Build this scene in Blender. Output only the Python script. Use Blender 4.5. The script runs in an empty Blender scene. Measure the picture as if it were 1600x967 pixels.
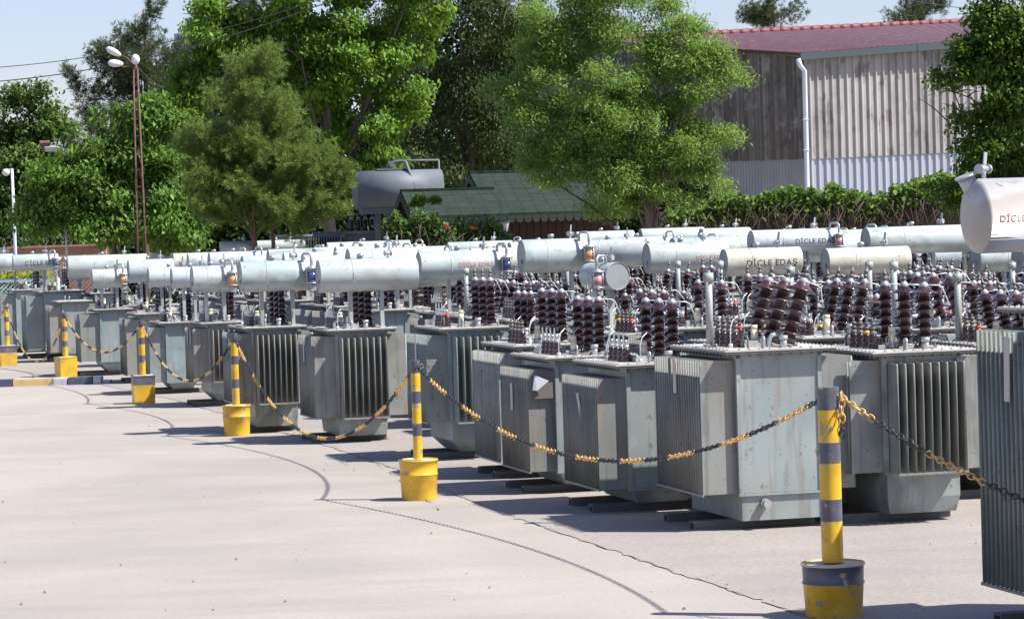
import bpy, math, random
import numpy as np
from mathutils import Vector, Matrix
R = math.radians
rnd = random.Random(7)
sc = bpy.context.scene
COL = sc.collection

# ---------------------------------------------------------------- camera model
F = 4500.0; CX, CY = 800.0, 483.5; H = 1.9; HOR = 368.0; ROLL = 0.031
cr, sr = math.cos(ROLL), math.sin(ROLL)
def uv(px, py):
    dx, dy = px - CX, py - CY
    return dx*cr - dy*sr, dx*sr + dy*cr + (CY - HOR)      # right of centre, below horizon
def W(px, py, d):
    u, v = uv(px, py)
    return Vector((u*d/F, d, H - v*d/F))
cam_d = bpy.data.cameras.new('camera'); cam = bpy.data.objects.new('camera', cam_d); COL.objects.link(cam)
cam_d.sensor_width = 36; cam_d.lens = F*36/1600; cam_d.clip_start = .1; cam_d.clip_end = 3000
cam_d.shift_y = -(CY - HOR)/1600*1.0
# shift keeps verticals true; the roll turns about the optical axis
rt = Vector((cr, 0, -sr)); up = Vector((sr, 0, cr)); fw = Vector((0, 1, 0))
# put the principal ray where the horizon/roll model has it
p = math.atan((CY - HOR)/F)
cam_d.shift_y = 0
fwd = Vector((0, math.cos(p), -math.sin(p))); up0 = Vector((0, math.sin(p), math.cos(p))); rt0 = Vector((1, 0, 0))
rt = rt0*cr - up0*sr; up = up0*cr + rt0*sr
m = Matrix((rt, up, -fwd)).transposed().to_4x4(); m.translation = Vector((0, 0, H)); cam.matrix_world = m
sc.camera = cam

# ---------------------------------------------------------------- light
w = bpy.data.worlds.new('World'); sc.world = w; w.use_nodes = True
nt = w.node_tree; bg = nt.nodes['Background']; sky = nt.nodes.new('ShaderNodeTexSky')
sky.sky_type = 'NISHITA'; sky.sun_disc = False
SUN = Vector((.589, -.185, .788)).normalized()
EL = math.asin(SUN.z)
sky.sun_elevation = EL; sky.sun_rotation = math.atan2(SUN.x, SUN.y)
sky.air_density = 1.0; sky.dust_density = .8; sky.ozone_density = 2.4
bg.inputs['Strength'].default_value = .086
tint = nt.nodes.new('ShaderNodeMix'); tint.data_type = 'RGBA'; tint.blend_type = 'MULTIPLY'; tint.inputs[0].default_value = 1; tint.inputs[7].default_value = (1.07, .98, 1.10, 1)
nt.links.new(sky.outputs[0], tint.inputs[6]); nt.links.new(tint.outputs[2], bg.inputs['Color'])
sd = bpy.data.lights.new('sun', 'SUN'); sd.energy = 5.0; sd.angle = R(.5); sd.color = (1, .955, .89)
so = bpy.data.objects.new('sun', sd); COL.objects.link(so); so.rotation_euler = SUN.to_track_quat('Z', 'Y').to_euler(); so.location = (20, -10, 30)
vs = sc.view_settings; vs.view_transform = 'Standard'; vs.look = 'None'; vs.gamma = 1; vs.exposure = .84
sc.cycles.max_bounces = 6; sc.cycles.transparent_max_bounces = 8

# ---------------------------------------------------------------- materials
MATS = {}
def mat(name, col, rough=.5, metal=0., noise=None, bump=None, spec=.5, coat=0., extra=None):
    """noise = list of (scale, detail, lo, hi, colour, amount[, stretch]) layers mixed over the base"""
    if name in MATS: return MATS[name]
    m = bpy.data.materials.new(name); m.use_nodes = True; n = m.node_tree.nodes; l = m.node_tree.links
    b = n['Principled BSDF']; b.inputs['Roughness'].default_value = rough; b.inputs['Metallic'].default_value = metal
    b.inputs['Specular IOR Level'].default_value = spec; b.inputs['Coat Weight'].default_value = coat
    b.inputs['Base Color'].default_value = (*col, 1)
    tc = n.new('ShaderNodeTexCoord'); oi = n.new('ShaderNodeObjectInfo')
    sh = n.new('ShaderNodeVectorMath'); sh.operation = 'MULTIPLY_ADD'
    cmb = n.new('ShaderNodeCombineXYZ'); 
    for i in range(3): l.new(oi.outputs['Random'], cmb.inputs[i])
    l.new(cmb.outputs[0], sh.inputs[0]); sh.inputs[1].default_value = (37, 19, 53); l.new(tc.outputs['Object'], sh.inputs[2])
    cur = None
    for lay in (noise or []):
        scale, det, lo, hi, c2, amt = lay[:6]; st = lay[6] if len(lay) > 6 else (1, 1, 1)
        mp = n.new('ShaderNodeMapping'); mp.inputs['Scale'].default_value = st; l.new(sh.outputs[0], mp.inputs[0])
        t = n.new('ShaderNodeTexNoise'); t.inputs['Scale'].default_value = scale; t.inputs['Detail'].default_value = det
        t.inputs['Roughness'].default_value = .6; l.new(mp.outputs[0], t.inputs[0])
        mr = n.new('ShaderNodeMapRange'); mr.inputs[1].default_value = lo; mr.inputs[2].default_value = hi; mr.inputs[4].default_value = amt
        l.new(t.outputs[0], mr.inputs[0])
        mx = n.new('ShaderNodeMix'); mx.data_type = 'RGBA'; l.new(mr.outputs[0], mx.inputs[0])
        if cur is None: mx.inputs[6].default_value = (*col, 1)
        else: l.new(cur, mx.inputs[6])
        mx.inputs[7].default_value = (*c2, 1); cur = mx.outputs[2]
    if cur is not None: l.new(cur, b.inputs['Base Color'])
    if bump:
        t = n.new('ShaderNodeTexNoise'); t.inputs['Scale'].default_value = bump[0]; t.inputs['Detail'].default_value = 4
        l.new(tc.outputs['Object'], t.inputs[0]); bp = n.new('ShaderNodeBump'); bp.inputs['Strength'].default_value = bump[1]
        bp.inputs['Distance'].default_value = bump[2] if len(bump) > 2 else .01
        l.new(t.outputs[0], bp.inputs['Height']); l.new(bp.outputs[0], b.inputs['Normal'])
    MATS[name] = m
    return m
rust = (.16, .075, .035); dust = (.36, .33, .28); dark = (.09, .1, .1)
def paint(name, c, primer=(.13, .155, .155), pa=.0, soil=.55, r=.42):
    return mat(name, c, r, noise=[(1.3, 3, .4, .62, tuple(x*.78 for x in c), .85),
        (2.6, 1.5, .53, .60, primer, pa), (2.2, 2, .60, .66, tuple(x*1.25 for x in c), .5),
        (5, 6, .46, .66, dust, soil*.8, (1, 1, .25)), (7, 5, .56, .68, (.12, .105, .085), soil*.8, (2.2, 2.2, .3)), (5, 5, .56, .64, (.19, .13, .085), .35, (2.5, 2.5, .12)), (16, 8, .63, .68, rust, .55), (38, 3, .68, .70, (.06, .05, .045), .6)],
        bump=(5, .10, .03))
PAINT = [paint('grey green paint', (.28, .325, .32)), paint('blue grey paint', (.245, .31, .325)),
         paint('grey patched paint', (.28, .315, .30), pa=.8), paint('pale grey paint', (.37, .40, .385)),
         paint('lilac grey paint', (.42, .41, .46))]
def fpaint(name, c, d_=.6, pa=0):
    return mat(name, c, .5, noise=[(2.2, 3, .42, .62, tuple(x*.72 for x in c), .8), (2.8, 1, .53, .6, (.12, .145, .145), pa), (5, 4, .42, .62, (.27, .235, .19), d_, (2, 9, .22)),
        (6, 6, .55, .70, (.11, .095, .075), .65, (3, 7, .2)), (22, 6, .62, .67, rust, .7)])
FINP = [fpaint('fin paint dusty', (.235, .255, .24), .75), fpaint('fin paint green', (.225, .275, .27), .45), fpaint('fin paint patched', (.25, .275, .26), .6, .7),
        fpaint('fin paint pale', (.33, .355, .335), .5), fpaint('fin paint lilac', (.40, .385, .43), .5)]
def dpaint(name, c, patch, pa, st=(1, 1, 1)):
    return mat(name, c, .34, noise=[(1.4, 3, .42, .6, tuple(x*.86 for x in c), .8), (2.6, 1.5, .55, .61, patch, pa, st), (8, 6, .50, .66, (.30, .29, .25), .45, (.6, 1, 1)),
        (14, 7, .58, .68, (.26, .22, .17), .5), (20, 8, .65, .70, rust, .6), (40, 3, .68, .70, (.1, .09, .08), .5)], bump=(4, .10, .03))
DRUM = [dpaint('drum paint pale green grey', (.45, .505, .49), (.29, .36, .35), .75), dpaint('drum paint cream', (.56, .55, .46), (.42, .38, .28), .5),
        dpaint('drum paint patched', (.42, .47, .46), (.24, .29, .28), .9, (.5, 1, 1.4)), dpaint('drum paint blue white', (.50, .55, .59), (.36, .42, .46), .5)]
DRUM.append(dpaint('drum paint dusty lilac', (.40, .395, .41), (.31, .27, .23), .7, (.5, 1, 1.5)))
CAPM = mat('drum end plate', (.26, .285, .285), .5, noise=[(8, 5, .5, .8, rust, .35)])
LIDM = mat('lid paint', (.50, .50, .47), .5, noise=[(5, 6, .42, .7, (.33, .29, .24), .7), (18, 8, .6, .72, rust, .7)])
PORC = mat('brown porcelain', (.030, .0105, .0115), .17, noise=[(6, 4, .46, .62, (.055, .021, .018), .7), (9, 5, .55, .68, (.13, .10, .09), .45)], coat=.5)
PORC2 = mat('brown porcelain worn', (.042, .015, .014), .28, noise=[(5, 5, .48, .66, (.16, .12, .105), .6)], coat=.2)
GALV = mat('galvanised metal', (.42, .44, .45), .45, .5, noise=[(20, 5, .5, .8, (.25, .23, .2), .6)])
STEEL = mat('dull steel fittings', (.15, .15, .145), .55, .3, noise=[(30, 5, .5, .75, rust, .6)])
BRASS = mat('tarnished brass', (.30, .22, .09), .45, .5)
ROD = mat('pale horn rod', (.62, .63, .63), .4, .2)
PAPER = mat('paper tag', (.50, .46, .42), .8, noise=[(40, 4, .55, .7, (.22, .2, .2), .6, (1, 1, 3))])
WHITEP = mat('white paper', (.55, .56, .6), .8, noise=[(12, 3, .5, .7, (.4, .5, .65), .4)])
SKID = mat('channel steel dark', (.11, .11, .105), .6, noise=[(6, 5, .5, .75, (.22, .2, .17), .7), (20, 6, .6, .7, rust, .6)])
BLUEGEL = mat('blue silica gel', (.03, .045, .16), .15, noise=[(60, 2, .5, .6, (.08, .1, .3), .6)], coat=.6)
ORANGEGEL = mat('orange silica gel', (.50, .23, .10), .15, noise=[(60, 2, .5, .6, (.6, .36, .2), .6)], coat=.6)
PINKGEL = mat('pink silica gel', (.42, .22, .22), .2, coat=.5)
REDB = mat('red band', (.55, .05, .03), .5)
YELB = mat('yellow band', (.65, .36, .04), .5)
CREAM = mat('cream plastic knob', (.6, .55, .4), .4)
INKB = mat('black stencil paint', (.03, .03, .035), .6)
INKR = mat('red stencil paint', (.42, .09, .06), .6)
INKF = mat('faded stencil paint', (.25, .28, .29), .6)
YEL = mat('yellow bollard paint', (.70, .42, .025), .38, noise=[(5, 4, .45, .65, (.50, .28, .02), .8), (9, 8, .60, .62, (.25, .24, .22), .8), (4, 6, .54, .68, (.38, .27, .12), .6), (30, 3, .66, .68, (.75, .66, .4), .5)], bump=(25, .1, .005))
SLATE = mat('slate bollard paint', (.085, .085, .115), .42, noise=[(5, 4, .45, .75, (.13, .13, .16), .6), (12, 8, .61, .63, (.45, .40, .25), .7), (5, 6, .54, .68, (.16, .15, .14), .6)], bump=(25, .1, .005))
CONC = mat('bucket concrete', (.55, .50, .40), .8, noise=[(18, 5, .5, .7, (.35, .28, .2), .6)])
CHY = mat('chain yellow plastic', (.66, .40, .13), .4)
CHB = mat('chain black plastic', (.028, .027, .035), .4)

# ---------------------------------------------------------------- mesh builder
class MB:
    def __init__(s): s.v = []; s.f = []; s.m = []; s.s = []
    def face(s, idx, mi=0, sm=False): s.f.append(idx); s.m.append(mi); s.s.append(sm)
    def poly(s, pts, mi=0):
        b = len(s.v); s.v += [tuple(p) for p in pts]; s.face(tuple(range(b, b+len(pts))), mi)
    def box(s, x0, x1, y0, y1, z0, z1, mi=0, M=None, top=None):
        """top=(dx,dy) insets the bottom"""
        dx, dy = top or (0, 0)
        P = [(x0+dx, y0+dy, z0), (x1-dx, y0+dy, z0), (x1-dx, y1-dy, z0), (x0+dx, y1-dy, z0), (x0, y0, z1), (x1, y0, z1), (x1, y1, z1), (x0, y1, z1)]
        if M is not None: P = [tuple(M @ Vector(p)) for p in P]
        b = len(s.v); s.v += P
        for q in ((3, 2, 1, 0), (4, 5, 6, 7), (0, 1, 5, 4), (1, 2, 6, 5), (2, 3, 7, 6), (3, 0, 4, 7)): s.face(tuple(b+i for i in q), mi)
    def cyl(s, p0, p1, r0, r1=None, n=12, mi=0, caps=True, capmi=None):
        r1 = r0 if r1 is None else r1; p0 = Vector(p0); p1 = Vector(p1); d = (p1-p0).normalized()
        a = d.orthogonal().normalized(); c = d.cross(a); b = len(s.v)
        for P, r in ((p0, r0), (p1, r1)):
            for i in range(n):
                t = 2*math.pi*i/n; s.v.append(tuple(P + a*(r*math.cos(t)) + c*(r*math.sin(t))))
        for i in range(n): j = (i+1) % n; s.face((b+i, b+j, b+n+j, b+n+i), mi, True)
        if caps:
            q = mi if capmi is None else capmi
            s.face(tuple(b+i for i in reversed(range(n))), q); s.face(tuple(b+n+i for i in range(n)), q)
    def tube(s, pts, r, n=8, mi=0, taper=None):
        pts = [Vector(p) for p in pts]; b = len(s.v); prev = None; k = len(pts)
        for i, P in enumerate(pts):
            d = (pts[min(i+1, k-1)] - pts[max(i-1, 0)]).normalized()
            a = d.orthogonal().normalized() if prev is None else (prev - d*prev.dot(d)).normalized()
            prev = a; c = d.cross(a); rr = r if taper is None else r + (taper-r)*i/(k-1)
            for j in range(n):
                t = 2*math.pi*j/n; s.v.append(tuple(P + a*(rr*math.cos(t)) + c*(rr*math.sin(t))))
        for i in range(k-1):
            for j in range(n): q = (j+1) % n; s.face((b+i*n+j, b+i*n+q, b+(i+1)*n+q, b+(i+1)*n+j), mi, True)
        s.face(tuple(b+j for j in reversed(range(n))), mi); s.face(tuple(b+(k-1)*n+j for j in range(n)), mi)
    def lathe(s, prof, n=20, mi=0, M=None, mis=None):
        """prof = [(r,z)...] bottom to top"""
        b = len(s.v)
        for r, z in prof:
            for i in range(n):
                t = 2*math.pi*i/n; p = Vector((r*math.cos(t), r*math.sin(t), z)); s.v.append(tuple(M @ p if M is not None else p))
        for k in range(len(prof)-1):
            q = mis[k] if mis else mi
            for i in range(n): j = (i+1) % n; s.face((b+k*n+i, b+k*n+j, b+(k+1)*n+j, b+(k+1)*n+i), q, True)
        s.face(tuple(b+i for i in reversed(range(n))), mis[0] if mis else mi); e = b+(len(prof)-1)*n
        s.face(tuple(e+i for i in range(n)), mis[-1] if mis else mi)
    def mesh(s, name, mats):
        me = bpy.data.meshes.new(name); me.from_pydata(s.v, [], s.f); 
        for q in (mats if isinstance(mats, (list, tuple)) else [mats]): me.materials.append(q)
        me.polygons.foreach_set('material_index', s.m); me.polygons.foreach_set('use_smooth', s.s); me.update(); return me
def obj(name, me, parent=None, loc=None, rot=None):
    o = bpy.data.objects.new(name, me); COL.objects.link(o)
    if parent is not None: o.parent = parent
    if loc is not None: o.location = loc
    if rot is not None: o.rotation_euler = rot
    return o
def tag(o, label, cat=None, group=None, kind=None):
    if label: o['label'] = label
    if cat: o['category'] = cat
    if group: o['group'] = group
    if kind: o['kind'] = kind
    return o
def thing(name, label, cat, loc, rz=0, group=None):
    o = bpy.data.objects.new(name, None); COL.objects.link(o); o.empty_display_size = .1
    o.location = loc; o.rotation_euler = (0, 0, rz); return tag(o, label, cat, group)
CACHE = {}
def cached(key, fn):
    if key not in CACHE: CACHE[key] = fn()
    return CACHE[key]

# ---------------------------------------------------------------- transformer parts
def m_bank(L, D, h, pitch=.05, mats=None, lowbar=True):
    """fin pack: fins stacked along Y, tips towards -X; origin at the wall, bottom centre"""
    def f():
        b = MB(); n = max(2, int(round(L/pitch))+1); t = .0058
        for i in range(n):
            y = -L/2 + L*i/(n-1)
            prof = [(0, -t), (-D+.012, -t), (-D+.003, -t*.6), (-D, 0), (-D+.003, t*.6), (-D+.012, t), (0, t)]
            zt = [h, h, h-.006, h-.012, h-.006, h, h]
            k = len(b.v)
            for (x, yy) in prof: b.v.append((x, y+yy, 0))
            for (x, yy), z in zip(prof, zt): b.v.append((x, y+yy, z))
            m = len(prof)
            for j in range(m-1): b.face((k+j+1, k+j, k+m+j, k+m+j+1), 0, j not in (0, m-2))
            b.face(tuple(k+m+j for j in reversed(range(m))), 0); b.face(tuple(k+j for j in range(m)), 0)
        b.box(-.02, 0, -L/2+.002, L/2-.002, 0.002, h-.002)
        if lowbar:
            b.box(-D-.006, -D+.006, -L/2-.01, L/2+.01, -.012, .002)
            b.box(-D, 0, -L/2-.0085, -L/2-.004, 0, h-.03); 
        return b.mesh('cooling_fins', mats)
    return cached(('bank', round(L, 2), round(D, 2), round(h, 2), pitch, mats.name, lowbar), f)
def m_shed_bushing(h=.42, r=.075, core=.042, n=5, worn=False):
    def f():
        b = MB(); prof = [(core*1.25, 0), (core*1.25, h*.1)]; z0 = h*.10; dz = (h*.86-z0)/n
        for i in range(n):
            z = z0 + dz*i; rr = r
            prof += [(core, z+dz*.08), (core, z+dz*.40), (rr*.75, z+dz*.36), (rr*.985, z+dz*.26), (rr, z+dz*.30), (rr*.92, z+dz*.37), (rr*.64, z+dz*.46), (core*1.08, z+dz*.62)] if i < n-1 else \
                    [(core, z+dz*.12), (core, z+dz*.22), (rr*.8, z+dz*.28), (rr*1.08, z+dz*.24), (rr*1.1, z+dz*.3), (rr*.92, z+dz*.40), (rr*.62, z+dz*.62), (rr*.42, z+dz*.84), (core*.80, z+dz*1.06)]
        ztop = prof[-1][1]
        b.lathe(prof, 20)
        return b.mesh('high_voltage_bushing', PORC2 if worn else PORC), ztop
    return cached(('hv', round(h, 3), round(r, 3), n, worn), f)
def m_cap(core):
    def f():
        b = MB(); b.lathe([(core*.78, -.012), (core*.82, 0), (core*.8, .014), (core*.55, .024), (.011, .028), (.011, .04), (.017, .042), (.017, .052), (.010, .054), (.010, .07), (.016, .072), (.014, .084), (.006, .09), (.005, .11)], 14, 0, None, [0]*4+[1]*10)
        return b.mesh('terminal_cap', [GALV, STEEL])
    return cached(('cap', round(core, 3)), f)
def m_horn(h, sx):
    def f():
        b = MB(); b.tube([(0, 0, .008), (sx*.10, 0, .004), (sx*.125, 0, -.01), (sx*.17, 0, -h*.26)], .0042, 6)
        return b.mesh('arcing_horn', ROD)
    return cached(('horn', round(h, 2), sx), f)
def m_plate():
    def f():
        b = MB(); b.lathe([(.075, 0), (.075, .012), (.055, .014), (.055, .02)], 16)
        for i in range(4):
            a = i*math.pi/2+.78; b.cyl((.066*math.cos(a), .066*math.sin(a), .012), (.066*math.cos(a), .066*math.sin(a), .03), .006, n=6)
        return b.mesh('clamp_flange', STEEL)
    return cached(('fl',), f)
def m_lv(kind):
    def f():
        b = MB()
        b.lathe([(.030, 0), (.034, .01), (.034, .022), (.024, .03), (.034, .04), (.034, .05), (.022, .06), (.028, .072), (.024, .09), (.017, .095)], 14, 0)
        k = {'r': 2, 'y': 3}.get(kind[-1], 1)
        b.lathe([(.020, .093), (.022, .096), (.022, .112), (.016, .116)], 12, k)
        if kind[0] == 'f':
            b.box(-.022, .022, -.004, .004, .114, .128, 1); b.box(-.022, -.012, -.004, .004, .128, .20, 1); b.box(.012, .022, -.004, .004, .128, .155, 1)
            b.cyl((0, 0, .12), (0, 0, .15), .009, n=8, mi=1)
        else:
            b.cyl((0, 0, .116), (0, 0, .128), .014, n=8, mi=1); b.cyl((0, 0, .128), (0, 0, .14), .02, n=6, mi=1); b.cyl((0, 0, .14), (0, 0, .155), .012, n=8, mi=1)
            b.cyl((0, 0, .155), (0, 0, .17), .018, n=6, mi=1); b.cyl((0, 0, .17), (0, 0, .19), .007, n=6, mi=1)
        return b.mesh('low_voltage_bushing', [PORC, STEEL if kind[0] == 's' else GALV, REDB, YELB])
    return cached(('lv', kind), f)
def m_drum(Ld, Rd, dm, dome=False):
    def f():
        b = MB(); n = 72; a = Matrix.Rotation(math.pi/2, 4, 'Y')      # z -> x
        h = Ld/2
        if dome:
            prof = [(Rd*math.sin(t), -h - Rd*.28*math.cos(t)) for t in [x*math.pi/18 for x in range(1, 10)]] + [(Rd, -h), (Rd, h)] + [(Rd*math.sin(t), h + Rd*.28*math.cos(t)) for t in [x*math.pi/18 for x in range(8, 0, -1)]]
            b.lathe(prof, n, 0, a)
        else:
            prof = [(Rd*.955, -h+.006), (Rd*.965, -h), (Rd*.995, -h), (Rd, -h+.004), (Rd, h-.004), (Rd*.995, h), (Rd*.965, h), (Rd*.955, h-.006)]
            b.lathe(prof, n, 0, a, mis=[1, 1, 0, 0, 0, 1, 1])
            b.box(-h-.008, -h+.004, -.025, .025, -Rd*.45, -Rd*.2, 1)
        b.cyl((-h*.34, 0, 0), (-h*.34+.008, 0, 0), Rd+.0022, n=72); b.cyl((h*.2, 0, -Rd), (h*.2, 0, -Rd-.05), .016, n=10); b.cyl((h*.2, 0, -Rd-.05), (h*.2, 0, -Rd-.07), .026, n=10)
        b.box(-h*.2, -h*.2+.05, -.006, .006, Rd-.01, Rd+.035)
        return b.mesh('conservator', [dm, CAPM])
    return cached(('drum', round(Ld, 3), round(Rd, 3), dm.name, dome), f)
def m_filler():
    def f():
        b = MB(); b.cyl((0, 0, -.01), (0, 0, .02), .02, n=12); b.cyl((0, 0, .02), (0, 0, .045), .032, n=12); b.cyl((0, 0, .045), (0, 0, .05), .026, n=12)
        return b.mesh('filler_cap', GALV)
    return cached(('fill',), f)
def m_valve():
    def f():
        b = MB(); b.cyl((0, 0, -.01), (0, 0, .05), .012, n=10); b.cyl((-.03, 0, .045), (.03, 0, .045), .018, n=10)
        b.cyl((-.035, 0, .045), (-.028, 0, .045), .028, n=10); b.cyl((.028, 0, .045), (.035, 0, .045), .028, n=10)
        b.box(-.012, .010, -.003, .003, .06, .14, 0, Matrix.Rotation(.15, 4, 'Y'))
        return b.mesh('vent_valve', GALV)
    return cached(('valve',), f)
def m_breather_pipe():
    def f():
        b = MB(); b.tube([(-.05, .10, .0), (-.05, .10, .06), (-.04, .08, .075), (-.01, .02, .075), (0, 0, .055), (0, 0, -.04)], .011, 8)
        b.cyl((0, 0, -.055), (0, 0, -.04), .05, n=18); b.cyl((0, 0, -.04), (0, 0, -.03), .03, n=12)
        b.cyl((0, 0, -.175), (0, 0, -.165), .05, n=18); b.cyl((0, 0, -.20), (0, 0, -.175), .03, n=12); b.box(-.028, .028, -.028, .028, -.235, -.195)
        for i in range(4):
            t = i*math.pi/2+.5; b.cyl((.046*math.cos(t), .046*math.sin(t), -.17), (.046*math.cos(t), .046*math.sin(t), -.05), .004, n=5)
        return b.mesh('breather', GALV)
    return cached(('brp',), f)
def m_jar(gm):
    def f():
        b = MB(); b.cyl((0, 0, -.165), (0, 0, -.075), .041, n=18); b.cyl((0, 0, -.075), (0, 0, -.056), .0405, n=18, mi=1)
        return b.mesh('gel_jar', [gm, GALV])
    return cached(('jar', gm.name), f)
TXT = {}
def text_mesh(s, Rd, size, ink):
    key = (s, round(Rd, 3), round(size, 3), ink.name)
    if key in TXT: return TXT[key]
    cu = bpy.data.curves.new('t', 'FONT'); cu.body = s; cu.size = size; cu.align_x = 'CENTER'; cu.align_y = 'CENTER'; cu.offset = size*.012
    cu.space_character = 1.12
    o = bpy.data.objects.new('t', cu); COL.objects.link(o); dg = bpy.context.evaluated_depsgraph_get(); dg.update()
    me0 = bpy.data.meshes.new_from_object(o.evaluated_get(dg)); bpy.data.objects.remove(o)
    me = bpy.data.meshes.new('lettering')
    import bmesh
    bm = bmesh.new(); bm.from_mesh(me0)
    for i in range(-4, 5):
        bmesh.ops.bisect_plane(bm, geom=bm.verts[:]+bm.edges[:]+bm.faces[:], plane_co=(0, i*size*.11+.0001, 0), plane_no=(0, 1, 0))
    bm.verts.index_update(); vs_ = [v.co.copy() for v in bm.verts]; fs = [tuple(v.index for v in f_.verts) for f_ in bm.faces]; bm.free()
    out = []
    for v in vs_:
        a = v.y/Rd; out.append((v.x, -(Rd+.0006)*math.cos(a), (Rd+.0006)*math.sin(a)))
    me.from_pydata(out, [], fs); me.materials.append(ink); me.update(); TXT[key] = me
    return me

def m_tank(Wd, L, zb, zf, zl, pm, taper=.07, ang=True):
    """zb tank bottom, zf level of the seam, zl underside of lid"""
    def f():
        b = MB(); x = Wd/2; y = L/2
        b.box(-x, x, -y, y, zf, zl)
        b.box(-x+.004, x-.004, -y+.004, y-.004, zb+.10, zf)
        b.box(-x+.004, x-.004, -y+.004, y-.004, zb, zb+.10, top=(taper, taper*1.3))
        if ang:
            for sx in (-1, 1):
                b.box(sx*x-.014, sx*x+.014, -y-.012, -y+.02, zf-.004, zl-.004)
            b.box(-x-.016, x+.016, -y-.014, -y, zf-.016, zf-.002)
        b.box(-x-.012, x+.012, -y-.012, y+.012, zl-.03, zl-.002)
        return b.mesh('tank', pm)
    return cached(('tank', round(Wd, 2), round(L, 2), round(zb, 2), round(zf, 2), round(zl, 2), pm.name, taper, ang), f)
def m_lid(Wd, L, over=.06, pm=None):
    def f():
        b = MB(); x = Wd/2+over; y = L/2+over
        b.box(-x, x, -y, y, .002, .014); b.box(-x+.004, x-.004, -y+.004, y-.004, -.012, .002, 1)
        nx, ny = int(2*x/.07), int(2*y/.07)
        for sx in (-1, 1):
            for i in range(ny+1):
                yy = -y+.03+(2*y-.06)*i/ny; b.cyl((sx*(x-.022), yy, -.03), (sx*(x-.022), yy, .021), .009, n=6, mi=2)
        for sy in (-1, 1):
            for i in range(1, nx):
                xx = -x+.03+(2*x-.06)*i/nx; b.cyl((xx, sy*(y-.022), -.03), (xx, sy*(y-.022), .021), .009, n=6, mi=2)
        return b.mesh('lid', [pm, SKID, STEEL])
    return cached(('lid', round(Wd, 2), round(L, 2), over, pm.name), f)
def m_skid(Ls):
    def f():
        b = MB(); h = .058; w_ = .09
        b.box(-Ls/2, Ls/2, -w_/2, w_/2, h-.012, h); b.box(-Ls/2, Ls/2, -w_/2, -w_/2+.012, .0, h-.012); b.box(-Ls/2, Ls/2, w_/2-.012, w_/2, .0, h-.012)
        return b.mesh('skid', SKID)
    return cached(('skid', round(Ls, 2)), f)
def m_small(kind):
    def f():
        b = MB()
        if kind == 'lug':
            b.box(-.006, .006, -.028, .028, 0, .05); b.cyl((-.006, 0, .05), (.006, 0, .05), .028, n=14); mats = GALV
        elif kind == 'pocket':
            b.cyl((0, 0, 0), (0, 0, .05), .022, n=12); b.cyl((0, 0, .05), (0, 0, .075), .028, n=12); mats = GALV
        elif kind == 'tap':
            b.cyl((0, 0, 0), (0, 0, .03), .035, n=14); b.cyl((0, 0, .03), (0, 0, .11), .024, n=12, mi=1); b.cyl((0, 0, .11), (0, 0, .14), .022, n=12, mi=1); mats = [GALV, CREAM]
        elif kind == 'pipe':
            b.cyl((0, 0, 0), (0, 0, .47), .024, n=16); b.cyl((0, 0, .42), (0, 0, .48), .034, n=16); b.cyl((0, 0, 0), (0, 0, .02), .045, n=16); b.cyl((0, 0, .48), (0, 0, .49), .015, n=8); mats = [PAINT[3]]
        elif kind == 'stub':
            b.tube([(0, 0, 0), (0, 0, .05), (.02, 0, .075), (.07, 0, .08)], .016, 10); b.cyl((.07, 0, .08), (.085, 0, .08), .028, n=12); mats = GALV
        elif kind == 'handle':
            b.tube([(0, -.05, 0), (0, -.05, .06), (0, -.03, .08), (0, .03, .08), (0, .05, .06), (0, .05, 0)], .006, 6); mats = STEEL
        elif kind == 'cover':
            b.box(-.06, .06, -.08, .08, 0, .03); b.box(-.05, .05, -.07, .07, .03, .042)
            for x in (-.05, .05):
                for y in (-.07, .07): b.cyl((x, y, .03), (x, y, .048), .008, n=6)
            mats = PAINT[3]
        elif kind == 'rod':
            b.tube([(0, 0, 0), (0, 0, .12), (.02, .01, .17), (.06, .03, .2)], .004, 5); b.cyl((0, 0, 0), (0, 0, .025), .015, n=8); mats = ROD
        elif kind == 'drain':
            b.cyl((0, 0, 0), (0, -.03, 0), .03, n=14); b.cyl((0, -.03, 0), (0, -.06, 0), .022, n=14); b.cyl((0, -.06, 0), (0, -.07, 0), .028, n=8); mats = GALV
        return b.mesh(kind, mats)
    return cached(('small', kind), f)
SMALLN = {'stub': 'pipe_stub', 'handle': 'handle', 'cover': 'cover_plate', 'rod': 'earthing_rod', 'lug': 'lifting_lug', 'pocket': 'thermometer_pocket', 'tap': 'tap_changer', 'pipe': 'filler_pipe', 'drain': 'drain_valve'}

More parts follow.
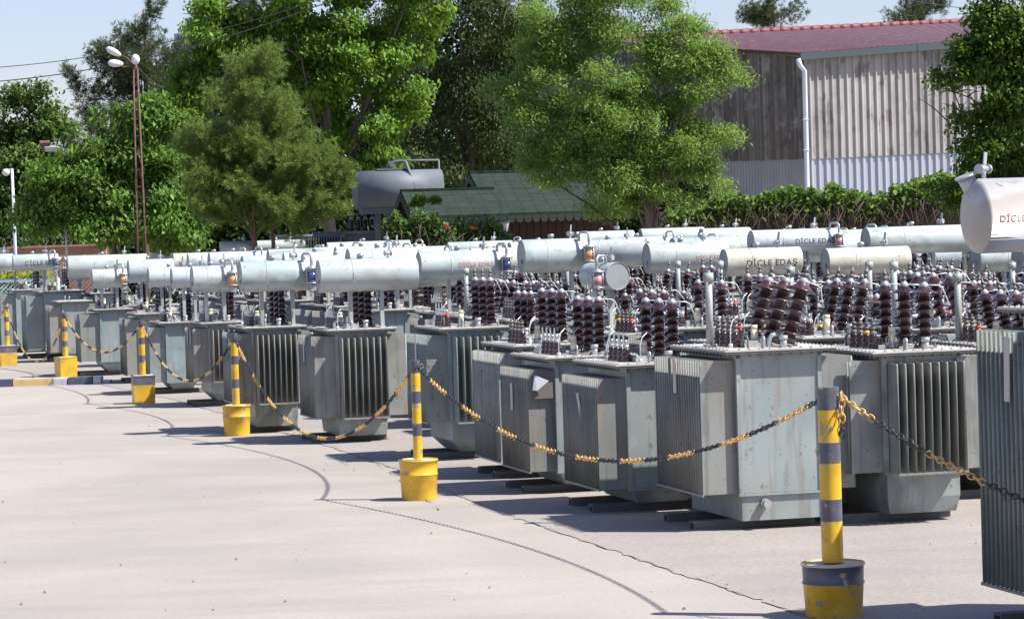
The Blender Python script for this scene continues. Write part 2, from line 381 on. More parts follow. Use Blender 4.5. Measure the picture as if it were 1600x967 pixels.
THETA = R(14)
def rotv(x, y, th): return Vector((x*math.cos(th) - y*math.sin(th), x*math.sin(th) + y*math.cos(th), 0))
FOOT = []      # footprints for the fill
UNITS = []
def transformer(origin, label, group='oil transformers stored in rows behind the chain', th=THETA, Wd=.5, L=1.0, D=.22, zl=1.05, zft=None, zfb=.22, zb=.062,
                pm=0, dm=0, front=False, drum=None, hv=True, hvn=3, hvh=.40, hvr=.075, hvt=0., hvs=5, lvk='f', lv=4, extras=(), tags=(), text=None, gel=None,
                detail=2, pitch=.05, worn=False, right=True, taper=.07, ink=None, hvx=.13):
    zft = zl-.04 if zft is None else zft
    t = thing('transformer', label, 'transformer', origin, th, group)
    FOOT.append((origin[0], origin[1])); UNITS.append(t)
    P = PAINT[pm]; FP = FINP[pm]
    obj('tank', m_tank(Wd, L, zb, zfb, zl, P, taper), t)
    obj('lid', m_lid(Wd+.06, L, .07, LIDM if detail > 0 else LIDM), t, (0, 0, zl+.012))
    Lb = L-.08
    obj('cooling_fins', m_bank(Lb, D, zft-zfb, pitch, FP), t, (-Wd/2, 0, zfb))
    if right:
        o = obj('cooling_fins', m_bank(Lb, D, zft-zfb, pitch, FP, False), t, (Wd/2, 0, zfb)); o.rotation_euler = (0, 0, math.pi)
    if front:
        o = obj('cooling_fins', m_bank(Wd-.05, .17, zft-zfb-.02, .057, FP), t, (0, -L/2, zfb)); o.rotation_euler = (0, 0, math.pi/2)
    if detail > 0:
        for sy in (-1, 1): obj('skid', m_skid(Wd+D+.03), t, (-D/2, sy*L*.27, .0), (0, 0, 0))
    zt = zl+.026
    yq = .10 if drum is not None else 0.
    if hv:
        me, ztop = m_shed_bushing(hvh, hvr, hvr*.43, hvs, worn)
        for i in range(hvn):
            y = (i-(hvn-1)/2)*min(.34, L*.32) + yq
            o = obj('high_voltage_bushing', me, t, (hvx, y, zt+.014), (0, hvt, 0))
            obj('terminal_cap', m_cap(hvr*.43), o, (0, 0, ztop))
            if detail > 0:
                obj('arcing_horn', m_horn(hvh, 1), o, (0, 0, ztop), (0, 0, 0))
                obj('clamp_flange', m_plate(), o, (0, 0, -.014), (0, 0, 0))
    for i in range(lv):
        y = (i-(lv-1)/2)*.115 + (-.02 if drum is None else .08)
        k = lvk + ('r' if (i == 0 and label.__hash__ and (len(label)+i) % 3 == 0) else ('y' if (len(label)+i) % 7 == 0 else 'n'))
        obj('low_voltage_bushing', m_lv(k), t, (-.17, y, zt))
    if detail > 0:
        ex = [('lug', -.08, -L/2+.05), ('lug', -.08, L/2-.05), ('pocket', .06, -L/2+.06), ('tap', -.05, -.22 if drum is None else .3)]
        for q in range(4): ex.append((rnd.choice(['stub', 'handle', 'cover', 'rod']), rnd.uniform(-.22, .02), rnd.choice([-1, 1])*rnd.uniform(.2, L/2-.08)))
        if lv == 0: ex = ex[:2]
        for k, x, y in ex: obj(SMALLN[k], m_small(k), t, (x, y, zt))
    for k, x, y, z in extras:
        obj(SMALLN[k], m_small(k), t, (x, y, z))
    for (y, zt_, h_, ln) in tags:
        b = MB(); b.box(-.002, .002, -.03, .03, -h_, 0); b.box(.0, .012, -.03, .03, -.002, .001)
        obj('paper_tag', b.mesh('paper_tag', PAPER), t, (-Wd/2-D-.007, y, zt_), (0, ln, 0))
    if drum is not None:
        Ld, Rd, zc, dx = drum[:4]; dy = drum[4] if len(drum) > 4 else -L/2+.14; dome = drum[5] if len(drum) > 5 else False
        d = obj('conservator', m_drum(Ld, Rd, DRUM[dm], dome), t, (dx, dy, zc))
        d.rotation_euler = (0, 0, 0)
        obj('filler_cap', m_filler(), d, (-Ld*.06, 0, Rd)); 
        if detail > 0: obj('vent_valve', m_valve(), d, (Ld*.22, 0, Rd), (0, 0, rnd.uniform(-1, 1)))
        if text:
            obj('lettering', text_mesh(text[0], Rd, text[2], text[3]), d, (text[1], 0, 0), (text[4] if len(text) > 4 else -.25, 0, 0))
        for sx in (-1, 1):
            b = cached(('leg', round(zc-Rd*.9-zt, 2), sx), lambda: (lambda q: (q.box(-.018, .018, -.028, .028, 0, zc-Rd*.9-zt), q.box(-.03, .03, -.045, .045, 0, .01), q.mesh('support_leg', PAINT[3]))[2])(MB()))
            obj('support_leg', b, t, (max(-Wd/2, min(Wd/2, dx+sx*min(.17, Ld*.22))), dy, zt), (0, 0, 0))
        if gel is not None:
            g = obj('breather', m_breather_pipe(), d, (Ld/2-.07, -Rd-.055, Rd*.80)); g.scale = (1.35, 1.35, 1.2)
            obj('gel_jar', m_jar(gel), g)
    return t
def place(px, py, s, Wd, D, L, th=THETA):
    """px,py: near left foot of the fin pack; s: metres per pixel there"""
    u, v = uv(px, py); c = Vector((u*s, F*s, 0))
    return c + rotv(D+Wd/2, L/2, th)
def drum_from(o, px0, px1, yt, yb, L, th=THETA, dy=None):
    """drum given by its place in the yard, measured against its transformer"""
    dy = -L/2+.14 if dy is None else dy
    xc, yc = (px0+px1)/2, (yt+yb)/2; d = o.y - (L/2-.14)*math.cos(th)
    for _ in range(4):
        s = d/F; u, v = uv(xc, yc); X = u*s
        rel = Vector((X - o.x, d - o.y, 0)); lx = (rel.x + math.sin(th)*dy)/math.cos(th); d = o.y + lx*math.sin(th) + dy*math.cos(th)
    return ((px1-px0)*s/math.cos(th)*.985, (yb-yt)*s/2, H - v*s, lx)
DIC = 'D\u0130CLE EDA\u015e'
BK, RD_, FD = INKB, INKR, INKF

# ---- the front row and its neighbours (corner px, s) measured along the chain
def unit(cpx, cpy, s, label, Wd, D, L, drumpx=None, th=THETA, dmk=None, **k):
    o = place(cpx, cpy, s, Wd, D, L, th); dome = k.pop('dome', False)
    if drumpx: k['drum'] = drum_from(o, *drumpx, L, th) + ((-L/2+.14, True) if dome else ())
    return transformer(o, label, th=th, Wd=Wd, D=D, L=L, **k)

# A, nearest, cut by the right edge
unit(1676, 925, .00283, 'nearest transformer, cut off by the right edge, with ribbed fins and red-lettered round-ended tank', .55, .26, 1.02,
     zl=1.46, zft=1.385, zfb=.18, pm=1, dm=4, drumpx=(1520, 1790, 276, 392), text=(DIC, -.235, .040, RD_, .10), dome=True, pitch=.052, tags=((.1, 1.36, .3, .02),), hvh=.45)
A = UNITS[-1]
for ch in A.children:
    if ch.name.startswith('conservator'):
        o = obj('vent_valve', m_valve(), ch, (-.36, 0, .172), (0, 0, .5)); o.scale = (.95, .95, .8)
        b = MB(); b.cyl((0, 0, -.05), (0, 0, .02), .032, .04, n=16); b.cyl((0, 0, .02), (0, 0, .03), .05, n=16); obj('overflow_cup', b.mesh('overflow_cup', GALV), ch, (-.42, .04, .155), (0, -.35, 0))
# C
unit(1104, 840, .00400, 'large plain-sided grey transformer beside nearest bollard with three leaning brown insulators and tall pipe', .54, .24, 1.05,
     zl=1.115, zft=1.075, zfb=.235, pm=0, hvt=.30, hvh=.47, hvr=.092, lvk='s', extras=(('pipe', -.27, .02, 1.14), ('drain', -.12, -.53, .17)),
     tags=((.02, 1.075, .22, .0),), taper=.0, worn=True)
# B
unit(1338, 822, .00403, 'grey patched transformer with end fins and upright brown insulators just right of nearest bollard', .5, .22, 1.15,
     zl=1.07, zft=1.04, zfb=.33, pm=2, front=True, hvh=.44, hvr=.082, hvs=6, lvk='s', taper=.02)
# D
unit(941, 812, .00430, 'small green-grey transformer with a paper tag on its fins, left of the large plain-sided one', .5, .21, .98,
     zl=.985, zft=.915, zfb=.17, pm=0, lvk='f', hvh=.44, hvr=.082, hvs=6, tags=((.02, .80, .20, -.12),))
# E
o = unit(832, 775, .00466, 'small ribbed front-row transformer with a loose white paper on its side', .5, .21, .92,
     zl=.98, zft=.915, zfb=.17, pm=0, lvk='f', hvh=.44, hvr=.082, hvs=6, tags=((.05, .80, .2, .0),))
b = MB(); b.poly([(-.01, 0, .0), (-.03, -.006, -.11), (.0, -.02, -.115), (.09, -.03, -.045)]); b.poly([(-.01, .002, .0), (.09, -.028, -.045), (.0, -.018, -.115), (-.03, -.004, -.11)])
obj('notice_sheet', b.mesh('notice_sheet', WHITEP), o, (-.41, -.475, .88))
b = MB(); b.box(-.09, .09, -.003, .003, -.2, .0); obj('name_plate', b.mesh('name_plate', mat('brown grey plate', (.16, .14, .13), .5)), o, (-.34, -.458, .905))
# F
unit(786, 757, .00497, 'pale ribbed transformer tucked close behind the small ribbed one with the white paper', .46, .20, .95, zl=1.02, zft=.985, zfb=.14, pm=3, lvk='s', hvh=.44, hvr=.08, hvs=6)
unit(751, 720, .00548, 'lilac-white ribbed transformer with a small plate, beside the second bollard from the right', .40, .19, .72, zl=1.0, zft=.95, zfb=.21, pm=4, lvk='f', hvh=.40, tags=((-.15, .88, .2, .0),))
# G
o = unit(672, 716, .00544, 'green-grey transformer behind the all-yellow bucket bollard with blue handwriting on its side', .42, .20, .88,
     zl=1.105, zft=1.07, zfb=.33, pm=1, front=True, hvh=.43, hvr=.078, hvs=6, drumpx=None, tags=((-.02, 1.07, .26, .0),), taper=.09, hvx=.2)
b = MB()
for k, (x0, z0) in enumerate([(-.12, .93), (-.13, .80), (-.05, .86), (-.02, .74)]):
    pts = [(x0 + .045*math.sin(i*1.9+k)*(.5+.5*math.cos(i*.7)), 0, z0 - i*.012) for i in range(9)]
    for a_, c_ in zip(pts, pts[1:]): b.cyl(a_, c_, .0016, n=4)
obj('handwriting', b.mesh('handwriting', mat('blue marker ink', (.06, .10, .18), .6)), o, (-.26, -.4108-.0145, 0))
# H
unit(496, 684, .0060, 'stained transformer with nine end fins under a patched grey drum, left of the second bollard', .47, .21, .95, (497, 650, 404, 455),
     zl=1.045, zft=1.005, zfb=.24, pm=2, dm=2, front=True, tags=((.1, .95, .2, .0),), taper=.01, hvh=.42, hvs=6)
# I
unit(371, 668, .0064, 'end-finned grey transformer behind third bollard from right, dark blue jar on its drum', .44, .18, .92, (375, 492, 407, 455),
     zl=1.04, zft=1.0, zfb=.30, pm=2, dm=0, front=True, taper=.01, gel=BLUEGEL, tags=((-.1, .95, .16, .0),), hvh=.42, hvs=6)
# J
unit(306, 632, .0075, 'transformer with two paper strips on its fins and an orange breather jar', .36, .18, .85, (300, 368, 415, 457),
     zl=.965, zft=.92, zfb=.30, pm=0, dm=0, front=True, text=(DIC, .06, .05, FD, .0), gel=ORANGEGEL, tags=((-.15, .9, .17, .0), (.1, .9, .17, .0)), taper=.10, hvh=.40)
# K L M N O P
unit(236, 612, .0082, 'smooth-sided green transformer just right of the square dark-banded bollard tin', .40, .22, .9, (268, 334, 417, 450),
     zl=.90, zft=.86, zfb=.16, pm=1, dm=3, text=(DIC, .15, .05, BK, .0), hvh=.38)
unit(200, 600, .0089, 'green-grey transformer directly behind the fourth bollard from the right', .42, .22, .95, (232, 305, 417, 448),
     zl=.95, zft=.90, zfb=.12, pm=0, dm=3, text=(DIC, .17, .05, BK, .0), hvh=.38)
unit(184, 578, .0102, 'narrow pale lilac transformer between the fourth and fifth bollards', .36, .16, .8, (201, 270, 405, 441),
     zl=.95, zft=.92, zfb=.12, pm=4, dm=3, hvh=.36)
unit(128, 586, .0095, 'dark green transformer with chamfered base right of the chipped yellow square tin', .38, .30, .9, (144, 197, 420, 450),
     zl=.97, zft=.92, zfb=.22, pm=1, dm=0, text=(DIC, .0, .05, FD, .05), gel=ORANGEGEL, taper=.1, hvh=.36)
unit(80, 566, .0108, 'green transformer behind the fifth bollard with a paper tag on its side', .40, .22, .9, None,
     zl=1.0, zft=.95, zfb=.16, pm=0, tags=((-.1, .9, .2, 0),), hv=False, lv=0)
unit(44, 560, .0112, 'large smooth dark green transformer at the far left end under a black-lettered drum', .62, .32, 1.3, (21, 90, 397, 423),
     zl=1.15, zft=1.1, zfb=.14, pm=1, dm=0, text=(DIC, .12, .10, BK, .1), gel=BLUEGEL, hvh=.42)
unit(3, 558, .0119, 'dark ribbed transformer cut off by the left edge behind the last bollard', .6, .3, 1.1, (-30, 20, 397, 425),
     zl=1.15, zft=1.1, zfb=.14, pm=1, dm=0, hvh=.42)

# ---- second row and deeper ones that can be told apart by their drums
def deep(px0, px1, yt, yb, s, label, zl=1.08, L=1.0, th=THETA, **k):
    """unit under a drum seen at px0..px1, yt..yb"""
    Wd, D = .46, .2; d = F*s
    u, v = uv((px0+px1)/2, yb); o = Vector((u*s, d, 0)) + rotv(0, L/2-.14, th)
    k['drum'] = ((px1-px0)*s/math.cos(th), (yb-yt)*s/2, H - uv((px0+px1)/2, (yt+yb)/2)[1]*s, 0.)
    k.setdefault('hvh', .42)
    return transformer(o, label, th=th, Wd=Wd, D=D, L=L, zl=zl, **k)
deep(815, 923, 373, 425, .0066, 'transformer with a big pale green drum and amber breather jar mid-yard', dm=0, gel=ORANGEGEL, pm=3, hvh=.3)
deep(905, 1010, 374, 418, .0078, 'transformer behind the amber-jar one, its white drum showing a disc-shaped right end', dm=0, pm=0, th=R(-12))
deep(655, 795, 391, 438, .0068, 'transformer with a long white drum lettered in red, above the second bollard', dm=0, pm=0, text=(DIC, .10, .062, RD_, .0), gel=BLUEGEL)
deep(545, 650, 387, 438, .0073, 'transformer with a plain white drum directly behind the patched grey drum', dm=0, pm=1)
deep(1130, 1250, 387, 430, .0058, 'transformer with a cream drum lettered in bold black, behind the leaning insulators', dm=1, pm=3, text=(DIC, .06, .078, BK, .12), hvh=.3)
deep(1172, 1313, 358, 394, .0080, 'transformer with a blue-white drum lettered in thin black, below the corrugated shed', dm=3, pm=1, text=(DIC, .22, .085, BK, .1), gel=PINKGEL, zl=1.15)
deep(1350, 1520, 353, 396, .0072, 'transformer with the longest plain white drum, left of the nearest round-ended tank', dm=0, pm=1, zl=1.15)
deep(1288, 1420, 386, 428, .0062, 'transformer with a short cream drum behind the insulators of the patched one', dm=1, pm=0, hvh=.3)
deep(1010, 1135, 378, 425, .0072, 'transformer with a pale drum faintly lettered in red behind the dark insulators', dm=0, pm=0, text=(DIC, .25, .06, RD_, .1))
deep(512, 640, 377, 400, .0105, 'transformer with a slim white drum in the back, above the plain white drum', dm=0, pm=0, th=R(12))
deep(700, 800, 377, 402, .0098, 'transformer with a slim white drum in the back, just above the red-lettered one', dm=0, pm=0)
deep(1000, 1100, 356, 384, .0105, 'transformer with a white drum in the back below the ash tree trunk', dm=0, pm=0, zl=1.2)
deep(900, 990, 361, 386, .0102, 'transformer with a white drum in the back left of the ash tree trunk', dm=3, pm=0, zl=1.2)
deep(1095, 1172, 356, 390, .0095, 'transformer with a white drum end-on against the hedge, left of the blue-white drum', dm=0, pm=0, zl=1.2)
deep(108, 228, 398, 432, .0112, 'transformer with a long green-tinted drum at the left end behind the fifth bollard', dm=0, pm=0, zl=1.1)
deep(345, 395, 377, 398, .0125, 'transformer with a dull grey drum behind the pine trunks at the back', dm=2, pm=0, zl=1.1)
deep(398, 475, 375, 395, .0128, 'transformer with a half-stained drum right of the pine trunks at the back', dm=2, pm=0, zl=1.1)

deep(925, 965, 410, 453, .0060, 'transformer with a drum seen end-on showing its pale round plate, mid-yard', dm=0, pm=0, th=R(-62), gel=PINKGEL, hvh=.3, zl=1.0)
# ---- fill the rows behind (rows run along the chain, units 1.3 m apart)
ORD = ['first', 'second', 'third', 'fourth', 'fifth', 'sixth', 'seventh', 'eighth', 'ninth', 'tenth', 'eleventh', 'twelfth', 'thirteenth', 'fourteenth', 'fifteenth', 'sixteenth',
       'seventeenth', 'eighteenth', 'nineteenth', 'twentieth', 'twenty-first', 'twenty-second', 'twenty-third', 'twenty-fourth', 'twenty-fifth', 'twenty-sixth', 'twenty-seventh', 'twenty-eighth', 'twenty-ninth', 'thirtieth', 'thirty-first', 'thirty-second']
cu_, su_ = math.cos(R(15)), math.sin(R(15))
KEYS = [(1125, 1258, 27.), (650, 800, 31.5), (545, 650, 33.), (812, 1010, 34.), (1170, 1318, 36.5), (1345, 1525, 33.), (1286, 1422, 29.), (1010, 1135, 32.5)]
for k in range(1, 10):
    n = 0
    for j in range(0, 32):
        U = 6.15 + 1.14*k + rnd.uniform(-.06, .06); V = 14.5 + 1.32*j + rnd.uniform(-.1, .1) + (.5 if k % 2 else 0)
        X = U*cu_ - V*su_; Y = U*su_ + V*cu_
        px = 800 + X/Y*F
        if px < -20 or px > 1640 or Y > 47 or Y < 18.8: continue
        if min((X-a)**2 + (Y-c)**2 for a, c in FOOT) < 1.03**2: continue
        if k > 5 and rnd.random() < .35 and Y < 42: continue
        r_ = rnd.random(); hw_ = 2600/Y
        has = (Y > 25 and r_ < .82 and not any(px+hw_ > a_ and px-hw_ < b_ and Y < f_ for a_, b_, f_ in KEYS)); n += 1
        zl = rnd.choice([.98, 1.04, 1.08, 1.12]); L = rnd.choice([.9, 1.0])
        kind = rnd.choice([0, 0, 0, 1, 2, 3]); txt = None
        if has:
            Rd = rnd.choice([.14, .15, .165]); Ld = rnd.choice([.85, .95, 1.05]); zc = (1.50 if Y < 36 else 1.62) + rnd.uniform(-.06, .06)
            if rnd.random() < .3: txt = (DIC, .1, .06, rnd.choice([BK, RD_, FD]), .1)
            dr = (Ld, Rd, zc, rnd.uniform(-.08, .08)); gel = rnd.choice([None, None, BLUEGEL, ORANGEGEL, PINKGEL])
            desc = ['white-grey', 'cream', 'stained grey', 'blue-white'][kind] + '-drummed'
        else: dr = None; gel = None; desc = 'drumless'
        transformer(Vector((X, Y, 0)), f'{desc} transformer, {ORD[n-1]} from near end of {ORD[k-1]} row back',
                    group='transformers packed in the back rows', Wd=.46, D=.2, L=L, zl=zl, drum=dr, dm=kind, pm=rnd.choice([0, 1, 2, 3]), text=txt, gel=gel,
                    hvt=rnd.choice([0, 0, 0, .22, -.18]), hvh=rnd.choice([.36, .4, .44]), hvs=rnd.choice([5, 6]), lvk=rnd.choice('fs'), detail=1 if Y < 34 else 0,
                    front=False, th=THETA + rnd.uniform(-.04, .04), extras=((('pipe', -.2, .1, zl+.02),) if (not has and rnd.random() < .3) else ()), worn=rnd.random() < .3)
print('units', len(UNITS))

# ---------------------------------------------------------------- bollards and chains
def bollard(px, base, s, h, rp, rb, hb, square, darktop, label, rz=0.):
    u, v = uv(px, base); o = Vector((u*s, F*s, 0))
    t = thing('bollard', label, 'bollard', o, rz, 'striped bollards linked by the chain')
    b = MB(); hp = h-hb; cuts = [0, .36, .50, .715, .86, 1.0] if False else None
    # bands from the top down: slate, yellow, slate, yellow, slate, yellow
    fr = [0, .13, .315, .435, .64, .765, 1.0]
    for i in range(6):
        z1 = h - hp*fr[i]; z0 = h - hp*fr[i+1]
        b.cyl((0, 0, z0), (0, 0, z1), rp, n=24, mi=(i+1) % 2, caps=False)
    b.cyl((0, 0, h-.004), (0, 0, h), rp*.98, n=24, mi=1)
    obj('post', b.mesh('post', [YEL, SLATE]), t)
    b = MB(); k = .68
    if square:
        e = rb*.93; zc = hb*(.66)
        b.box(-e, e, -e, e, 0, zc if darktop else hb-.004, 0, top=(e*.05, e*.05))
        if darktop: b.box(-e, e, -e, e, zc, hb-.004, 1)
        b.box(-e-.004, e+.004, -e-.004, e+.004, hb-.016, hb, 1 if darktop else 0)
    else:
        mi = 1 if darktop else 0
        prof = [(rb*.88, 0), (rb*.885, .006), (rb*.95, hb*.60), (rb*.985, hb*.62), (rb*.985, hb*.635), (rb*.95, hb*.65), (rb*.965, hb*.94), (rb*1.0, hb*.95), (rb*1.01, hb*.98), (rb*.99, hb), (rb*.95, hb*.985), (rb*.94, hb*.955)]
        b.lathe(prof, 36, 0, None, mis=[0, 0, 0, mi, mi, mi, mi, 2 if darktop else 0, 2 if darktop else 0, 0, 0])
    bo = obj('bucket', b.mesh('bucket', [YEL, SLATE, CONC]), t)
    b = MB(); 
    if not square: b.cyl((0, 0, hb*.9), (0, 0, hb*.972), rb*.945, n=30)
    else: b.box(-rb*.86, rb*.86, -rb*.86, rb*.86, hb*.9, hb+.003)
    obj('concrete_fill', b.mesh('concrete_fill', CONC), t)
    b = MB(); ring = [(.016*math.cos(q*math.pi/5), 0, .016*math.sin(q*math.pi/5)) for q in range(11)]
    b.tube(ring, .004, 6); obj('chain_ring', b.mesh('chain_ring', STEEL), t, (rp+.012, -.01, h-.045), (0, 0, .6))
    return Vector((o.x, o.y, h-.04)), t
S1, S2, S3, S4, S5, S6 = 1.9/610, 1.9/408, 1.9/299, 1.9/244, 1.9/205, 1.9/179
b1, B1 = bollard(1305, 961, S1, 1.115, .053, .156, .262, False, True, 'nearest striped bollard with a thick post and a bucket banded grey over yellow')
b2, B2 = bollard(655, 778, S2, 1.015, .034, .144, .295, False, False, 'striped bollard in an all-yellow round bucket, second from the right')
b3, B3 = bollard(370, 679, S3, 1.015, .037, .142, .305, False, False, 'striped bollard in a yellow round bucket, third bollard from the right')
b4, B4 = bollard(224, 627, S4, 1.01, .038, .140, .34, True, True, 'striped bollard in a square tin with a dark upper band, fourth from the right', .25)
b5, B5 = bollard(103, 592, S5, .985, .038, .140, .345, True, False, 'striped bollard in a chipped all-yellow square tin, fifth from the right', .5)
b6, B6 = bollard(12, 569, S6, 1.03, .040, .150, .335, True, True, 'striped bollard in a square tin at the far left edge', .3)
def bollard_at(X, Y, label):
    u = X/Y*F; s = Y/F
    # convert back to pixels is not needed: build at the origin and move
    p_, t = bollard(800, 483.5, s, 1.03, .045, .15, .3, False, True, label); t.location = (X, Y, 0); return Vector((X, Y, .99))
b0 = bollard_at(4.35, 10.0, 'striped bollard beyond the right edge that the nearest chain hangs from')
b7 = bollard_at(b6.x-1.95, b6.y+6.3, 'striped bollard beyond the left edge at the far end of the chain')
def chain(a, c, sag, label, n0=0, res=10):
    # sample the hanging curve, put links at equal arc length
    N = 400; pts = [a.lerp(c, i/N) - Vector((0, 0, 4*sag*(i/N)*(1-i/N))) for i in range(N+1)]
    b = MB(); pitch = .036; acc = 0; nxt = 0; li = n0
    seg = 10; tr = 4
    def link(P, d, roll, mi):
        side = d.cross(Vector((0, 0, 1))).normalized(); upv = side.cross(d)
        a1 = side*math.cos(roll) + upv*math.sin(roll); a2 = d.cross(a1)
        loop = []
        for q in range(seg):
            t = 2*math.pi*q/seg; loop.append((d*(.0245*math.cos(t)) + a1*(.0125*math.sin(t)*(1.12 if abs(math.sin(t)) > .3 else 1))))
        base = len(b.v)
        for q in range(seg):
            cdir = (loop[(q+1) % seg] - loop[q-1]).normalized(); nn = cdir.cross(a2)
            for r_ in range(tr):
                t = 2*math.pi*r_/tr; b.v.append(tuple(P + loop[q] + nn*(.0042*math.cos(t)) + a2*(.0042*math.sin(t))))
        for q in range(seg):
            for r_ in range(tr):
                q2 = (q+1) % seg; r2 = (r_+1) % tr
                b.face((base+q*tr+r_, base+q2*tr+r_, base+q2*tr+r2, base+q*tr+r2), mi, True)
    for i in range(N):
        sl = (pts[i+1]-pts[i]).length
        while nxt <= acc+sl:
            P = pts[i].lerp(pts[i+1], (nxt-acc)/sl); d = (pts[i+1]-pts[i]).normalized()
            link(P, d, (math.pi/2 if li % 2 else 0) + .25*math.sin(li*1.7)+.5, 0 if (li//11) % 2 else 1)
            li += 1; nxt += pitch
        acc += sl
    o = obj('plastic_chain', b.mesh('plastic_chain', [CHY, CHB])); tag(o, label, 'chain', 'yellow and black chains between bollards')
    return b
chain(b2, b1, .49, 'long yellow and black chain hanging between the nearest bollard and the all-yellow bucket one')
chain(b3, b2, .75, 'low-sagging yellow and black chain between the two all-yellow round buckets', 3)
chain(b4, b3, .56, 'yellow and black chain between the square dark-banded tin and the third bollard from the right', 7)
chain(b5, b4, .44, 'short-looking yellow and black chain from the chipped square tin to the dark-banded one', 1)
chain(b6, b5, .80, 'yellow and black chain nearly touching the ground at the far left', 5)
chain(b7, b6, .5, 'yellow and black chain leaving the picture at the left edge', 2)
chain(b1+Vector((.05, -.02, 0)), b0, .55, 'yellow and black chain running from the nearest bollard out to the right edge', 14)
# loose end hanging at the nearest bollard
b = MB()
def loose():
    P0 = Vector((.062, -.03, 1.07))
    for i in range(6):
        P = P0 - Vector((0, 0, .036*i)); seg, tr = 10, 4; a1 = Vector((1, 0, 0)) if i % 2 else Vector((.4, .9, 0)); a2 = Vector((0, 0, -1)).cross(a1); base = len(b.v)
        loop = [Vector((0, 0, -1))*(.0245*math.cos(2*math.pi*q/seg)) + a1*(.014*math.sin(2*math.pi*q/seg)) for q in range(seg)]
        for q in range(seg):
            cd = (loop[(q+1) % seg]-loop[q-1]).normalized(); nn = cd.cross(a2)
            for r_ in range(tr): t = 2*math.pi*r_/tr; b.v.append(tuple(P+loop[q]+nn*(.0042*math.cos(t))+a2*(.0042*math.sin(t))))
        for q in range(seg):
            for r_ in range(tr): q2 = (q+1) % seg; r2 = (r_+1) % tr; b.face((base+q*tr+r_, base+q2*tr+r_, base+q2*tr+r2, base+q*tr+r2), 1 if i > 3 else 0, True)
loose(); tag(obj('loose_chain_end', b.mesh('loose_chain_end', [CHY, CHB]), None, (b1.x, b1.y, 0)), 'short loose chain end dangling from the top of the nearest bollard', 'chain')

# ---------------------------------------------------------------- ground
def ground_mat(name, c1, c2, sp):
    m = bpy.data.materials.new(name); m.use_nodes = True; n = m.node_tree.nodes; l = m.node_tree.links; b = n['Principled BSDF']
    b.inputs['Roughness'].default_value = .85
    tc = n.new('ShaderNodeTexCoord'); cur = None
    def noise(scale, det, st=(1, 1, 1), rough=.6):
        mp = n.new('ShaderNodeMapping'); mp.inputs['Scale'].default_value = st; l.new(tc.outputs['Object'], mp.inputs[0])
        t = n.new('ShaderNodeTexNoise'); t.inputs['Scale'].default_value = scale; t.inputs['Detail'].default_value = det; t.inputs['Roughness'].default_value = rough
        l.new(mp.outputs[0], t.inputs[0]); return t.outputs[0]
    def layer(cur, fac, lo, hi, col, amt):
        mr = n.new('ShaderNodeMapRange'); mr.inputs[1].default_value = lo; mr.inputs[2].default_value = hi; mr.inputs[4].default_value = amt; l.new(fac, mr.inputs[0])
        mx = n.new('ShaderNodeMix'); mx.data_type = 'RGBA'; l.new(mr.outputs[0], mx.inputs[0])
        if isinstance(cur, tuple): mx.inputs[6].default_value = (*cur, 1)
        else: l.new(cur, mx.inputs[6])
        mx.inputs[7].default_value = (*col, 1); return mx.outputs[2]
    cur = layer(c1, noise(.55, 5), .35, .65, c2, 1)
    cur = layer(cur, noise(1.6, 6, (.35, 1.3, 1)), .45, .75, tuple(x*.84 for x in c2), .6)
    cur = layer(cur, noise(.25, 3, (1, .4, 1)), .5, .7, tuple(x*1.12 for x in c1), .7)
    cur = layer(cur, noise(30, 4), .45, .75, tuple(x*.72 for x in c2), sp)
    cur = layer(cur, noise(7, 7, (1, 1, 1), .75), .64, .72, tuple(x*.6 for x in c2), .6)
    cur = layer(cur, noise(110, 2), .66, .74, (.08, .075, .07), .55)
    l.new(cur, b.inputs['Base Color'])
    bp = n.new('ShaderNodeBump'); bp.inputs['Strength'].default_value = .35; bp.inputs['Distance'].default_value = .004; l.new(noise(60, 5), bp.inputs['Height']); l.new(bp.outputs[0], b.inputs['Normal'])
    return m
GC = ground_mat('worn concrete yard', (.345, .312, .275), (.285, .262, .236), .45)
GA = ground_mat('rough pinkish concrete apron', (.32, .285, .258), (.26, .235, .215), .9)
b = MB(); b.box(-400, 400, -20, 900, -.2, 0); tag(obj('ground', b.mesh('ground', GC)), 'pale worn concrete yard', None, None, 'structure')
# apron under the transformers, with the ragged edge the slabs have
edge = []
for (px, py) in [(1420, 1010), (1255, 963), (1160, 930), (1050, 893), (960, 862), (880, 835), (800, 808), (715, 775), (640, 742), (585, 722), (520, 700), (430, 672), (360, 650), (280, 627), (200, 610), (120, 594), (-40, 570)]:
    u, v = uv(px, py); s = H/v; edge.append(Vector((u*s, F*s, 0)))
pts = []
for a, c in zip(edge, edge[1:]):
    for i in range(10):
        q = a.lerp(c, i/10); pts.append((q.x + rnd.uniform(-.02, .02), q.y + rnd.uniform(-.05, .05), 0))
far = pts[-1]
b = MB(); k = len(pts)
vtx = [(p_[0], p_[1], .004) for p_ in pts] + [(p_[0]+30+i*.0, p_[1]+2, .004) for i, p_ in enumerate(pts)]
b.v = vtx
for i in range(k-1): b.face((i, i+1, k+i+1, k+i))
ap = b.mesh('yard_apron', GA); tag(obj('yard_apron', ap), 'rougher concrete apron under the rows', None, None, 'structure')
me = ap
